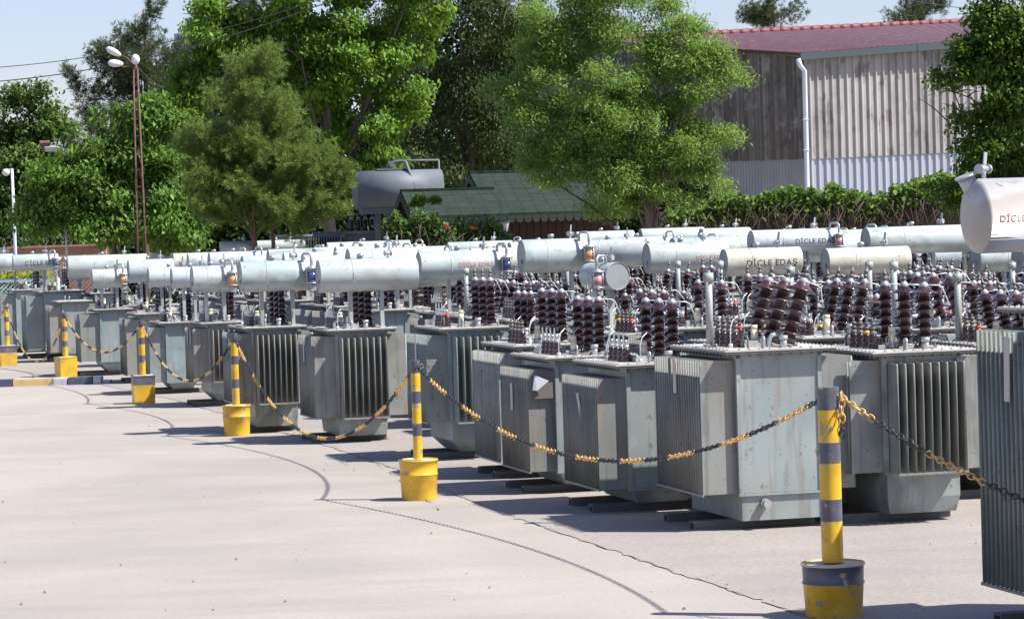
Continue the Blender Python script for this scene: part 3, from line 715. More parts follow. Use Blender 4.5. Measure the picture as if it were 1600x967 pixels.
# slab joints: thin dark sheets
JM = mat('slab joint dirt', (.25, .22, .19), .9)
b = MB()
def joint(pxs, wd=.012, z=.008, jag=.012):
    P = []
    for (px, py) in pxs:
        u, v = uv(px, py); s = H/v; P.append(Vector((u*s, F*s, z)))
    Q = []
    for a, c in zip(P, P[1:]):
        n_ = max(2, int((c-a).length/.12))
        for i in range(n_): q = a.lerp(c, i/n_); Q.append(q + Vector((rnd.uniform(-jag, jag), rnd.uniform(-jag, jag)*2, 0)))
    Q.append(P[-1])
    for a, c in zip(Q, Q[1:]):
        if rnd.random() < .3: continue
        d = (c-a).normalized(); nn = Vector((-d.y, d.x, 0))*wd*rnd.choice([.15, .4, .7, 1.1, 1.5])
        b.poly([a-nn, c-nn, c+nn, a+nn])
joint([(1420, 1010), (1255, 963), (1160, 930), (1050, 893), (960, 862), (880, 835), (800, 808), (715, 775), (640, 742), (585, 722)], .003)
joint([(585, 722), (520, 700), (430, 672), (360, 650), (280, 627)], .005)
joint([(585, 722), (640, 760), (690, 800)], .006)
joint([(530, 725), (600, 705), (700, 697)], .006)
tag(obj('slab_joints', b.mesh('slab_joints', JM)), 'cracked joint between the slabs', None, None, 'structure')
# grit
b = MB()
for i in range(240):
    px = rnd.uniform(0, 1600); py = rnd.uniform(650, 967) if rnd.random() < .7 else rnd.uniform(600, 760)
    u, v = uv(px, py); s = H/v; r_ = .0025+.009*rnd.random()**4; X, Y = u*s, F*s; z = .004
    b.v += [(X-r_, Y, z), (X, Y-r_*1.2, z), (X+r_*1.2, Y, z), (X, Y+r_, z), (X+r_*.2, Y, z+r_*.9)]; q = len(b.v)-5
    for a, c in ((0, 1), (1, 2), (2, 3), (3, 0)): b.face((q+a, q+c, q+4))
tag(obj('grit', b.mesh('grit', mat('dark grit', (.12, .10, .085), .9))), 'dark specks of grit scattered over the concrete', None, None, 'stuff')

# striped kerb island at the left
b = MB(); u, v = uv(0, 604); s = H/v; Y0 = F*s
KW, KY, KD = mat('kerb white paint', (.50, .52, .56), .6, noise=[(8, 6, .5, .7, (.25, .25, .25), .7)]), mat('kerb yellow paint', (.60, .44, .20), .6, noise=[(8, 6, .5, .7, (.4, .33, .22), .7)]), mat('kerb dark paint', (.07, .085, .13), .6, noise=[(8, 6, .55, .7, (.3, .3, .3), .6)])
segs = [(-60, 22, 2), (22, 85, 1), (85, 107, 0), (107, 147, 2), (147, 160, 0)]
for x0, x1, mi in segs:
    X0 = uv(x0, 604)[0]*s; X1 = uv(x1, 604)[0]*s
    b.box(X0+.006, X1-.006, Y0-.13, Y0+.13, 0.0, .10, mi)
    b.box(X0+.006, X1-.006, Y0-.15, Y0-.13, 0.0, .08, mi)
X1 = uv(160, 604)[0]*s
b.box(X1+.004, X1+.12, Y0-.09, Y0+.09, 0, .05, 0)
tag(obj('kerb', b.mesh('kerb', [KW, KY, KD])), 'low kerb painted in dark, yellow and white blocks', None, None, 'structure')

# ---------------------------------------------------------------- foliage
def leaf_mat(name, c1, c2, trans=.27, rough=.45):
    m = bpy.data.materials.new(name); m.use_nodes = True; n = m.node_tree.nodes; l = m.node_tree.links; n.remove(n['Principled BSDF'])
    g = n.new('ShaderNodeNewGeometry'); cr_ = n.new('ShaderNodeValToRGB'); l.new(g.outputs['Random Per Island'], cr_.inputs[0])
    e = cr_.color_ramp.elements; e[0].color = (*c1, 1); e[1].color = (*c2, 1)
    e2 = cr_.color_ramp.elements.new(.93); e2.color = (*c2, 1); e[-1].color = (c2[0]*1.5, c2[1]*1.3, c2[2]*.9, 1)
    p_ = n.new('ShaderNodeBsdfPrincipled'); p_.inputs['Roughness'].default_value = rough+.1; p_.inputs['Specular IOR Level'].default_value = .25; l.new(cr_.outputs[0], p_.inputs['Base Color'])
    t = n.new('ShaderNodeBsdfTranslucent'); hs = n.new('ShaderNodeHueSaturation'); hs.inputs['Value'].default_value = 1.6; hs.inputs['Hue'].default_value = .485
    l.new(cr_.outputs[0], hs.inputs['Color']); l.new(hs.outputs[0], t.inputs[0])
    mx = n.new('ShaderNodeMixShader'); mx.inputs[0].default_value = trans; l.new(p_.outputs[0], mx.inputs[1]); l.new(t.outputs[0], mx.inputs[2])
    l.new(mx.outputs[0], n['Material Output'].inputs[0]); return m
BARK = mat('tree bark', (.13, .10, .08), .9, noise=[(10, 6, .4, .7, (.05, .04, .03), .8, (1, 1, .2))], bump=(12, .5, .03))
BARKP = mat('pine bark', (.17, .095, .065), .9, noise=[(10, 6, .4, .7, (.06, .04, .035), .8, (1, 1, .3))], bump=(12, .5, .03))
rs = np.random.RandomState(3)
def unitv(n):
    v = rs.normal(size=(n, 3)); return v/np.linalg.norm(v, axis=1)[:, None]
def leaves_mesh(name, C, D_, N_, ln, wd, m):
    """C centres, D_ long axis, N_ rough normal"""
    n = len(C); S_ = np.cross(D_, N_); S_ /= (np.linalg.norm(S_, axis=1)[:, None]+1e-9)
    ln = ln[:, None]; wd = wd[:, None]
    nn = np.cross(S_, D_)
    V = np.stack([C - D_*ln*.5, C + S_*wd*.5 + nn*wd*.15, C + D_*ln*.5, C - S_*wd*.5 + nn*wd*.15], 1).reshape(-1, 3)
    me = bpy.data.meshes.new(name); me.vertices.add(4*n); me.vertices.foreach_set('co', V.ravel())
    me.loops.add(4*n); me.loops.foreach_set('vertex_index', np.arange(4*n, dtype=np.int32)); me.polygons.add(n)
    me.polygons.foreach_set('loop_start', np.arange(0, 4*n, 4, dtype=np.int32)); me.polygons.foreach_set('loop_total', np.full(n, 4, dtype=np.int32))
    me.materials.append(m); me.update(calc_edges=True); me.validate(); return me
def blobs_world(blobs, d, depth=.8):
    out = []
    for (px, py, rx, ry) in blobs:
        c = W(px, py, d); s = d/F; out.append((np.array(c), np.array([rx*s, (rx+ry)/2*s*depth, ry*s])))
    return out
def sample_clumps(bl, n, shell=.45, sub=7, sr_=.30):
    a, d, R_ = sample0(bl, max(8, n//sub), shell); k = len(a)
    a = np.repeat(a, sub, 0); d = np.repeat(d, sub, 0); R_ = np.repeat(R_, sub, 0)
    return a + unitv(len(a))*(rs.rand(len(a))**.5)[:, None]*sr_*np.array([1, 1, .6]), d, R_
def sample0(bl, n, shell=.45):
    vol = np.array([r.prod()**(2/3) for c, r in bl]); pr = vol/vol.sum(); idx = rs.choice(len(bl), n, p=pr)
    C = np.array([bl[i][0] for i in idx]); Rr = np.array([bl[i][1] for i in idx])
    d = unitv(n); rad = (1 - rs.rand(n)**1.6*(1-shell))[:, None]
    return C + d*Rr*rad, d, Rr
def limbs(bl, base, top, r0, mt, name, n=14, parent=None, extra_trunks=()):
    b = MB(); base = Vector(base); top = Vector(top)
    pts = [base.lerp(top, i/8) + Vector((math.sin(i*1.3)*.05*r0*8, math.cos(i*1.7)*.05*r0*8, 0))*(i > 0) for i in range(9)]
    b.tube(pts, r0, 10, 0, r0*.25)
    for tr in extra_trunks:
        q0, q1, rr = Vector(tr[0]), Vector(tr[1]), tr[2]; b.tube([q0.lerp(q1, i/5) + Vector((0, 0, 0)) for i in range(6)], rr, 8, 0, rr*.3)
    for i in range(n):
        k = rnd.uniform(.25, .9); st = base.lerp(top, k); c, r = bl[rnd.randrange(len(bl))]
        e = Vector(c) + Vector([rnd.uniform(-.7, .7)*x for x in r]); mid = st.lerp(e, .5) + Vector((0, 0, .12*(e-st).length*rnd.uniform(-.3, 1)))
        q = [st, st.lerp(mid, .5)+Vector((0, 0, .03)), mid, mid.lerp(e, .5), e]; b.tube(q, r0*.38*(1.1-k), 6, 0, r0*.06)
        for z in range(2):
            e2 = mid.lerp(e, rnd.random()) ; e3 = e2 + Vector((rnd.uniform(-.5, .5), rnd.uniform(-.5, .5), rnd.uniform(-.1, .5))); b.tube([e2, e2.lerp(e3, .5)+Vector((0, 0, .04)), e3], r0*.12, 5, 0, r0*.03)
    return obj(name, b.mesh(name, mt), parent)
def broad_tree(name, label, cat, blobs, d, nclump, per, crad, leaf, m, trunk_px, r0=.12, droop=.3, depth=.8, group=None, shell=.45, trunk_top=None, bark=None, limbn=14, aspect=.5):
    bl = blobs_world(blobs, d, depth); u, v = uv(trunk_px, 400); base = Vector((u*d/F, d, 0))
    t = thing(name, label, cat, base, 0, group)
    zs = [c[2] for c, r in bl]; zt = (np.mean(zs)+.35*(max(zs)-np.mean(zs))) if trunk_top is None else trunk_top
    xt = np.mean([c[0] for c, r in bl])
    tr = limbs(bl, base, Vector((base.x*.4+xt*.6, d, zt)), r0, bark or BARK, 'trunk', limbn); tr.parent = t; tr.location = -base
    cc, dd, RR = sample_clumps(bl, nclump, shell, 9, crad*1.35)
    C = np.repeat(cc, per, 0); n = len(C); ofs = unitv(n)*(rs.rand(n)**.6)[:, None]*crad*np.array([1, 1, .7]); C = C + ofs
    D_ = unitv(n)*.8 + np.repeat(dd, per, 0)*.6; D_[:, 2] -= droop; D_ /= np.linalg.norm(D_, axis=1)[:, None]
    N_ = unitv(n)*.7 + np.array([0, 0, 1.0]) + np.repeat(dd, per, 0)*.3
    ln = leaf*(.5+.95*rs.rand(n)**1.5); me = leaves_mesh('crown', C - np.array(base), D_, N_, ln, ln*aspect, m)
    obj('crown', me, t); return t
def pine_tree(name, label, blobs, d, ntuft, needle, m, trunks, r0=.09, depth=.8, shell=.35, group=None, nper=16, tip=None):
    bl = blobs_world(blobs, d, depth); u, v = uv(trunks[0], 400); base = Vector((u*d/F, d, 0)); t = thing(name, label, 'tree', base, 0, group)
    top = Vector(bl[0][0]) + Vector((0, 0, bl[0][1][2]*.8))
    ex = [((uv(x, 400)[0]*d/F, d+.3, 0), tuple(Vector(bl[len(bl)//2][0])), r0*.9) for x in trunks[1:]]
    tr = limbs(bl, base, top, r0, BARKP, 'trunk', 26, None, ex); tr.parent = t; tr.location = -base
    ns = ntuft//7; cc, dd, RR = sample_clumps(bl, ns, shell, 15, needle*2.3); ns = len(cc)
    # each spray is a short shoot carrying several tufts, turned up at its end
    D0 = dd*np.array([1, 1, .5]) + np.array([0, 0, .55]) + unitv(ns)*.35; D0 /= np.linalg.norm(D0, axis=1)[:, None]
    T = np.concatenate([cc + D0*(i*needle*.75) + unitv(ns)*needle*.35 for i in range(7)]); TD = np.concatenate([D0]*7) + unitv(len(T))*.35
    n = len(T)*nper; C = np.repeat(T, nper, 0); D_ = np.repeat(TD, nper, 0)*.75 + unitv(n)*.8; D_ /= np.linalg.norm(D_, axis=1)[:, None]
    ln = needle*rs.uniform(.7, 1.2, n); me = leaves_mesh('crown', C + D_*ln[:, None]*.5 - np.array(base), D_, unitv(n), ln, ln*.085, m)
    obj('crown', me, t); return t
LB = leaf_mat('bright broad leaves', (.065, .14, .014), (.145, .26, .03))
LM = leaf_mat('mulberry leaves', (.06, .13, .02), (.14, .25, .04))
LD = leaf_mat('deep green leaves', (.035, .07, .016), (.10, .18, .035))
LO = leaf_mat('olive brown fine leaves', (.035, .055, .015), (.085, .12, .04), .25)
LA = leaf_mat('ash leaves pale green', (.10, .18, .035), (.21, .33, .075), .4)
LV = leaf_mat('ivy leaves', (.03, .07, .012), (.13, .23, .03), .3)
PN = leaf_mat('pine needles olive', (.08, .135, .028), (.20, .28, .065), .25)
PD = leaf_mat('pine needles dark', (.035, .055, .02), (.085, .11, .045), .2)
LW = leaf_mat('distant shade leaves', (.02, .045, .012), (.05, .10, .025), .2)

broad_tree('broadleaf_tree', 'dense dark green tree at the far left edge behind the white lamp post', 'tree',
    [(35, 185, 42, 45), (20, 250, 60, 60), (60, 300, 60, 60), (10, 340, 60, 60), (60, 365, 70, 35), (75, 200, 25, 30), (-40, 290, 60, 90)], 80, 900, 60, .42, .15, LD, 35, .15)
pine_tree('pine_tree', 'tall dark pine rising behind the rusty lamp mast', [(228, 45, 28, 36), (225, 95, 42, 45), (240, 140, 45, 50), (170, 130, 38, 30), (135, 150, 34, 26), (120, 190, 28, 18), (180, 190, 60, 40), (265, 150, 35, 60), (210, 230, 70, 40)],
    84, 5200, .17, PD, [225], .12, shell=.2)
broad_tree('mulberry_tree', 'bright green large-leaved tree left of the rusty lamp mast', 'tree',
    [(145, 290, 85, 75), (95, 240, 45, 42), (190, 235, 55, 45), (235, 300, 70, 70), (130, 350, 80, 38), (250, 205, 40, 42), (270, 350, 60, 40), (215, 180, 35, 25), (60, 330, 40, 40)], 66, 800, 60, .36, .135, LM, 180, .13, droop=.7)
broad_tree('poplar_tree', 'very tall bright green tree behind the olive pine', 'tree',
    [(400, 60, 110, 70), (330, 110, 60, 65), (520, 90, 110, 90), (600, 70, 70, 90), (460, 160, 110, 70), (560, 200, 70, 80), (320, 50, 45, 40), (450, -20, 130, 60), (590, -30, 90, 60), (620, 190, 50, 70), (300, 180, 40, 60), (540, 290, 50, 50), (660, 20, 50, 70), (640, 120, 50, 80)], 70, 1250, 60, .34, .14, LB, 520, .2, droop=.8)
broad_tree('willow_tree', 'dull olive fine-leaved tree shading the green shed roofs', 'tree',
    [(690, 80, 75, 90), (760, 40, 70, 80), (700, 190, 80, 70), (770, 160, 60, 80), (720, -30, 90, 60), (650, 20, 50, 70), (640, 230, 40, 50), (790, 230, 45, 50), (690, 260, 50, 35), (760, 120, 80, 80), (820, 60, 50, 80)], 74, 1150, 75, .40, .105, LO, 745, .2, droop=.9, aspect=.35)
broad_tree('ash_tree', 'feathery pale green tree in front of the corrugated shed', 'tree',
    [(950, 130, 130, 95), (900, 45, 85, 60), (1010, 190, 105, 80), (850, 180, 72, 50), (860, 250, 60, 40), (1085, 155, 50, 55), (1000, 270, 90, 42), (1100, 95, 28, 32), (950, 315, 60, 25), (1130, 205, 22, 18), (960, 10, 95, 50), (1020, 50, 50, 60), (1110, 280, 30, 16), (800, 150, 30, 26), (1050, 320, 50, 20), (1070, 245, 60, 35), (860, 90, 50, 50), (930, 220, 90, 60), (1130, 130, 22, 20), (1055, 65, 42, 36), (1105, 105, 40, 30)],
    51, 1900, 84, .26, .078, LA, 1022, .11, droop=.1, aspect=.3, shell=.35, limbn=22)
pine_tree('pine_tree', 'rounded olive green pine on two trunks in front of the tall bright tree',
    [(395, 115, 20, 24), (392, 150, 38, 34), (385, 190, 58, 34), (368, 235, 58, 40), (425, 235, 52, 40), (340, 285, 42, 40), (420, 285, 90, 45), (475, 280, 42, 42), (352, 330, 38, 32), (440, 335, 90, 36), (503, 290, 22, 26), (480, 332, 30, 22)],
    56, 15500, .105, PN, [397, 433], .075, shell=.3)
broad_tree('vine_covered_tree', 'dark leafy tree hung with climbing leaves at the right edge', 'tree',
    [(1570, 60, 50, 55), (1545, 130, 60, 45), (1585, 200, 60, 70), (1487, 135, 38, 22), (1550, 240, 42, 48), (1610, 10, 60, 60), (1580, 290, 55, 40), (1520, 310, 35, 26), (1500, 175, 30, 25), (1600, 120, 60, 80), (1590, 330, 60, 50), (1540, 70, 40, 60)], 52, 1050, 62, .26, .105, LV, 1580, .14, droop=.5)
for (bl, lab) in (([(1210, 28, 19, 17), (1208, 45, 21, 14)], 'small round dark pine top showing above the left of the shed roof'), ([(1440, 12, 34, 16), (1450, 28, 38, 16), (1425, 30, 20, 12)], 'wider dark pine top showing above the right of the shed roof')):
    pine_tree('pine_tree', lab, bl, 118, 900, .2, PD, [bl[0][0]], .09, shell=.2)
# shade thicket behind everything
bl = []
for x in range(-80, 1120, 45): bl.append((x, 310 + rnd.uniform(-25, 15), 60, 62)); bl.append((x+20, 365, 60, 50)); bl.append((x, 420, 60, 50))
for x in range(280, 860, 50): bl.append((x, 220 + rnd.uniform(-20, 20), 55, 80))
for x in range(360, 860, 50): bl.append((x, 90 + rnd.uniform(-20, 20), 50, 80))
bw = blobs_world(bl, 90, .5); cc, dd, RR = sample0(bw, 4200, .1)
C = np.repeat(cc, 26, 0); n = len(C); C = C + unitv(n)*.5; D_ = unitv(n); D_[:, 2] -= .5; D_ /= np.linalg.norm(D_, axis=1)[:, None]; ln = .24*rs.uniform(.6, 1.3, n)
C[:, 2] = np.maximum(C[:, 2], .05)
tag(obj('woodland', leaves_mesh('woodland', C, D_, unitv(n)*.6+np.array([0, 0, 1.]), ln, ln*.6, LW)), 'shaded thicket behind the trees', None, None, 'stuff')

# ivy hedge along the shed
def hedge(name, label, pxs, d, m, nl, leaf, stems=True, thick=.5, cat='hedge'):
    """pxs: (x, ytop) outline"""
    t = None; P = [(W(px, py, d).x, W(px, py, d).z) for px, py in pxs]; x0, x1 = P[0][0], P[-1][0]
    base = Vector(((x0+x1)/2, d, 0)); t = thing(name, label, cat, base)
    xs = rs.uniform(x0, x1, nl); zt = np.interp(xs, [p_[0] for p_ in P], [p_[1] for p_ in P])
    kn = rs.rand(400); kx = np.linspace(x0, x1, 400); zt = zt + .30*np.interp(xs, kx[::37], kn[::37]) + .22*np.interp(xs, kx[::4], kn[::4]) + .12*rs.rand(nl) - .30
    q = rs.rand(nl); z = np.where(q < .85, zt - rs.rand(nl)**1.5*.5, zt*rs.rand(nl)); ys = d + rs.uniform(-thick, thick, nl)
    k = (z > zt-.75) | (rs.rand(nl) < .45); xs, ys, z = xs[k], ys[k], z[k]; nl = len(xs)
    D_ = unitv(nl); D_[:, 2] -= .4; D_ /= np.linalg.norm(D_, axis=1)[:, None]; ln = leaf*rs.uniform(.6, 1.3, nl)
    obj('foliage', leaves_mesh('foliage', np.stack([xs, ys, z], 1)-np.array(base), D_, unitv(nl)*.6+np.array([0, -.5, 1.]), ln, ln*.75, m), t)
    b = MB()
    for i in range(int((x1-x0)*110)):
        x = rnd.uniform(x0, x1); zt_ = float(np.interp(x, [p_[0] for p_ in P], [p_[1] for p_ in P])); z1 = zt_-rnd.uniform(.1, .5); z0 = z1-rnd.uniform(.3, .9)
        y = d - thick*rnd.uniform(.3, 1); dx = rnd.uniform(-.5, .5)
        b.tube([(x-base.x, y-d, z0), (x+dx*.4-base.x, y-d-.06, (z0+z1)/2+rnd.uniform(-.1, .1)), (x+dx-base.x, y-d, z1)], rnd.uniform(.004, .010), 4)
    obj('stems', b.mesh('stems', mat('dry vine stems', (.10, .07, .055), .9)), t); return t
hedge('ivy_hedge', 'ivy-topped hedge with brown bare stems under the corrugated shed', [(1040, 330), (1085, 318), (1130, 312), (1180, 306), (1230, 302), (1262, 308), (1300, 296), (1335, 306), (1380, 300), (1430, 294), (1470, 286), (1510, 280), (1560, 270)], 60.5, LV, 9000, .12)
# low wall the hedge grows on
b = MB(); c0 = W(1030, 350, 61.4); c1 = W(1580, 320, 61.4); b.box(c0.x, c1.x, 61.05, 61.4, 0, 2.3)
tag(obj('boundary_wall', b.mesh('boundary_wall', mat('dark boundary wall', (.06, .055, .05), .9, noise=[(3, 5, .4, .7, (.1, .09, .08), .7)]))), 'dark low wall almost hidden behind the ivy hedge', 'wall')  # dark mottled colour, keeps the lower hedge dark
def rosebush(px0, px1, ytop, d, label, blooms):
    t = hedge('rose_bush', label, [(px0, ytop+22), ((px0*3+px1)/4, ytop+4), ((px0+px1)/2, ytop), ((px0+px1*3)/4, ytop+6), (px1, ytop+20)], d, LD, 3600, .085, thick=.35, cat='shrub')
    for (x, y) in blooms:
        b = MB(); 
        for k in range(3):
            for i in range(5):
                a = i*1.05+k*.5; r_ = .010+.008*k; q = Vector((math.cos(a)*r_, math.sin(a)*r_, -.01*k)); b.poly([q+Vector((0, 0, -.02)), q*1.7+Vector((-math.sin(a)*.02, math.cos(a)*.02, .0)), q*1.3+Vector((0, 0, .035)), q*1.7+Vector((math.sin(a)*.02, -math.cos(a)*.02, .0))])
        p_ = W(x, y, d-.42); obj('rose_bloom', b.mesh('rose_bloom', mat('red rose petals', (.6, .03, .04), .5)), t, p_-t.location)
rosebush(598, 712, 334, 50.8, 'rose bush with one red bloom left of the shed door', [(697, 353)])
rosebush(690, 800, 348, 51.2, 'lower rose bush with small red blooms under the green roofs', [(738, 355), (744, 374)])
broad_tree('shrub', 'small leafy climber poking up in front of the smaller green roof', 'shrub', [(665, 316, 16, 9), (655, 324, 12, 6), (672, 322, 10, 6)], 52.2, 40, 22, .09, .07, LM, 662, .015, limbn=4)

# ---------------------------------------------------------------- corrugated shed
def sheet(P0, P1, z0a, z1a, z0b, z1b, pitch, amp, m, name, parent, nrm, off=0.):
    """corrugated wall sheet from P0 to P1 (xy), bottom z0a..z0b, top z1a..z1b"""
    P0 = Vector((*P0, 0)); P1 = Vector((*P1, 0)); Ln = (P1-P0).length; n = int(Ln/pitch*12); b = MB(); N = Vector((nrm[0], nrm[1], 0)).normalized()
    for i in range(n+1):
        t = i/n; ph = (t*Ln/pitch) % 1.0; hgt = amp*max(0, math.cos((ph-.5)*2*math.pi)-.25)**.6
        q = P0.lerp(P1, t) + N*(hgt+off); b.v.append((q.x, q.y, z0a+(z0b-z0a)*t)); b.v.append((q.x, q.y, z1a+(z1b-z1a)*t))
    for i in range(n): b.face((2*i, 2*i+2, 2*i+3, 2*i+1), 0, True)
    return obj(name, b.mesh(name, m), parent)
d0 = 85.; c0 = W(1256, 90, d0); c1 = W(1512, 70, 87.0)
sh = thing('corrugated_shed', 'tall shed of weathered corrugated sheets with a red roof and green gutter', 'building', (c0.x, c0.y, 0))
def rel(v): return (v[0]-c0.x, v[1]-c0.y)
SH1 = mat('weathered sheet buff', (.305, .288, .272), .6, noise=[(1.2, 4, .4, .6, (.235, .22, .208), .9), (1.0, 2, .46, .54, (.38, .37, .36), .5, (1.1, 1.1, .02)), (3, 6, .54, .64, (.12, .105, .10), .75, (1, 1, .5)), (9, 6, .66, .72, rust, .6)])
SH2 = mat('galvanised sheet blue', (.37, .40, .44), .45, .2, noise=[(1.0, 2, .46, .54, (.30, .32, .35), .6, (1.1, 1.1, .02)), (2, 4, .4, .7, (.34, .37, .43), .8), (9, 6, .62, .75, (.25, .24, .24), .6)])
SH3 = mat('weathered sheet brown', (.27, .245, .20), .7, noise=[(1.0, 3, .44, .54, (.07, .06, .05), .85, (2.6, 2.6, .02)), (1.4, 4, .4, .65, (.13, .115, .095), .9), (3.5, 5, .54, .68, (.05, .045, .04), .8, (1, 1, .5)), (2, 3, .58, .7, (.34, .33, .31), .7)])
SH4 = mat('galvanised sheet grey', (.33, .34, .345), .5, .2, noise=[(2, 4, .4, .7, (.27, .27, .27), .8)])
seam0 = W(1256, 248, d0).z; seam1 = W(1512, 236, 87.0).z
e1 = c1 + (c1-c0)*.5
za, zb_ = c0.z, c1.z; zE = zb_ + (zb_-za)*.5; sE = seam1 + (seam1-seam0)*.5
nr = Vector((c1.y-c0.y, -(c1.x-c0.x), 0)).normalized(); nr = nr if nr.y < 0 else -nr
sheet(rel(c0), rel(e1), seam0-.03, za, sE-.03, zE, .245, .075, SH1, 'wall_sheets', sh, nr, .03).name = 'upper_wall'
sheet(rel(c0), rel(e1), 0, seam0, 0, sE, .245, .075, SH2, 'lower_wall', sh, nr)
g1 = Vector((2.9, 95.5, 0)); zr = W(950, 62, 95.5).z
g2 = g1 + (g1-c0.xy.to_3d())*.8
nl_ = Vector((g1.y-c0.y, -(g1.x-c0.x), 0)).normalized(); nl_ = nl_ if nl_.x < 0 else -nl_
sL = seam0+.25
sheet((0, 0), rel(g1), seam0-.03, za, sL-.03, zr, .20, .06, SH3, 'gable_wall', sh, nl_, .02)
sheet((0, 0), rel(g1), 0, seam0, 0, sL, .16, .05, SH4, 'gable_lower_wall', sh, nl_)
sheet(rel(g1), rel(g2), 0, zr, 0, za, .17, .035, SH3, 'far_gable_wall', sh, nl_)
# roof
ROOF = mat('red metal roof', (.105, .042, .046), .5, noise=[(2, 4, .4, .7, (.15, .07, .07), .8), (5, 6, .52, .66, (.065, .03, .03), .8, (.4, 1, 1)), (9, 5, .66, .68, (.55, .5, .5), .6, (.3, 1, 1))])
RT = mat('red ridge tiles', (.17, .05, .06), .6)
r0_, r1_ = W(925, 64, 95.5), W(1700, 27, 101)
ea, eb = c0 + nr*.25 + (c0-c1).normalized()*.28 + Vector((0, 0, .06)), e1 + nr*.25 + Vector((0, 0, .06+zE-c1.z-(zE-zb_)*0))
ea.z = za+.10; eb.z = zE+.10
b = MB(); n = 90
for i in range(n+1):
    for (k, rise) in ((0, 0), (.25, .0), (.5, .0), (.75, 0), (1, 0)):
        a = ea.lerp(eb, i/n); c = r0_.lerp(r1_, i/n); q = a.lerp(c, k) + Vector((0, 0, .02*(i % 2))); b.v.append((q.x-c0.x, q.y-c0.y, q.z))
for i in range(n):
    for k in range(4): b.face((5*i+k, 5*i+5+k, 5*i+6+k, 5*i+1+k))
# far slope
k0 = len(b.v); fb0, fb1 = r0_ + Vector((-4, 9, -1.4)), r1_ + Vector((3, 9, -1.4))
for q in (r0_, r1_, fb1, fb0): b.v.append((q.x-c0.x, q.y-c0.y, q.z))
b.face((k0, k0+1, k0+2, k0+3))
obj('roof', b.mesh('roof', ROOF), sh)
b = MB(); n = 50
for i in range(n):
    a = r0_.lerp(r1_, i/n) - Vector((c0.x, c0.y, -.02)); c = r0_.lerp(r1_, (i+1.12)/n) - Vector((c0.x, c0.y, -.02)); b.cyl(a, c, .10, .14, n=12)
obj('ridge_tiles', b.mesh('ridge_tiles', RT), sh)
b = MB(); d_ = (eb-ea).normalized(); L_ = (eb-ea).length; Mt = Matrix.Translation(ea - Vector((c0.x, c0.y, 0))) @ d_.to_track_quat('X', 'Z').to_matrix().to_4x4()
b.box(-.02, L_*.455, -.1, .02, -.21, -.01, 0, Mt); b.box(L_*.46, L_, -.1, .02, -.21, -.01, 0, Mt); b.box(L_*.45, L_*.465, -.11, .03, -.215, -.0, 0, Mt)
obj('gutter', b.mesh('gutter', mat('grey green gutter', (.05, .075, .08), .4)), sh)
b = MB(); pa = W(1246, 93, 84.3); pb = W(1249, 103, 84.3); pc = W(1256, 112, 84.6); pd = Vector((W(1258, 200, 84.6).x+.0, 84.6, 3)); pe = Vector((pd.x, 84.6, 0))
pp = [Vector((q.x-c0.x, q.y-c0.y, q.z)) for q in (pa, pb, pc, pd, pe)]; b.tube(pp, .075, 14)
for z in (4.1, 2.6, 5.0): b.cyl((pp[3].x, pp[3].y, z), (pp[3].x, pp[3].y, z+.05), .09, n=14)
obj('downpipe', b.mesh('downpipe', mat('white downpipe', (.56, .61, .68), .35)), sh)
b = MB(); a = c0 + (c0-c1).normalized()*.25; rk = [Vector((ea.x-c0.x, ea.y-c0.y, ea.z-.03)), Vector((r0_.x-c0.x, r0_.y-c0.y, r0_.z-.05))]
b.tube(rk, .07, 4); obj('barge_board', b.mesh('barge_board', mat('dark barge board', (.05, .02, .02), .6)), sh)

# ---------------------------------------------------------------- green-roofed garden sheds
SHG = mat('green shingles', (.030, .045, .037), .9, spec=.12, noise=[(3, 4, .4, .7, (.02, .03, .024), .8), (30, 4, .5, .7, (.042, .055, .047), .5)])
def shingle_mat():
    m = SHG; n = m.node_tree.nodes; l = m.node_tree.links; b = n['Principled BSDF']
    vo = n.new('ShaderNodeTexVoronoi'); vo.feature = 'DISTANCE_TO_EDGE'; vo.inputs['Scale'].default_value = 6.2; vo.inputs['Randomness'].default_value = 0.12
    tc = n.new('ShaderNodeTexCoord'); mp = n.new('ShaderNodeMapping'); mp.inputs['Scale'].default_value = (.62, .9, 1.3); l.new(tc.outputs['Object'], mp.inputs[0]); l.new(mp.outputs[0], vo.inputs[0])
    mr = n.new('ShaderNodeMapRange'); mr.inputs[1].default_value = .0; mr.inputs[2].default_value = .05; l.new(vo.outputs[0], mr.inputs[0])
    src = b.inputs['Base Color'].links[0].from_socket; mx = n.new('ShaderNodeMix'); mx.data_type = 'RGBA'; l.new(mr.outputs[0], mx.inputs[0]); mx.inputs[6].default_value = (.012, .018, .015, 1); l.new(src, mx.inputs[7]); l.new(mx.outputs[2], b.inputs['Base Color'])
shingle_mat()
WOOD = mat('dark stained boards', (.045, .022, .016), .7, noise=[(4, 4, .4, .7, (.07, .035, .025), .8, (12, 12, .5))])
FASC = mat('shade-darkened green fascia', (.018, .03, .025), .6)  # green darkened so the colour carries the shade under the eaves
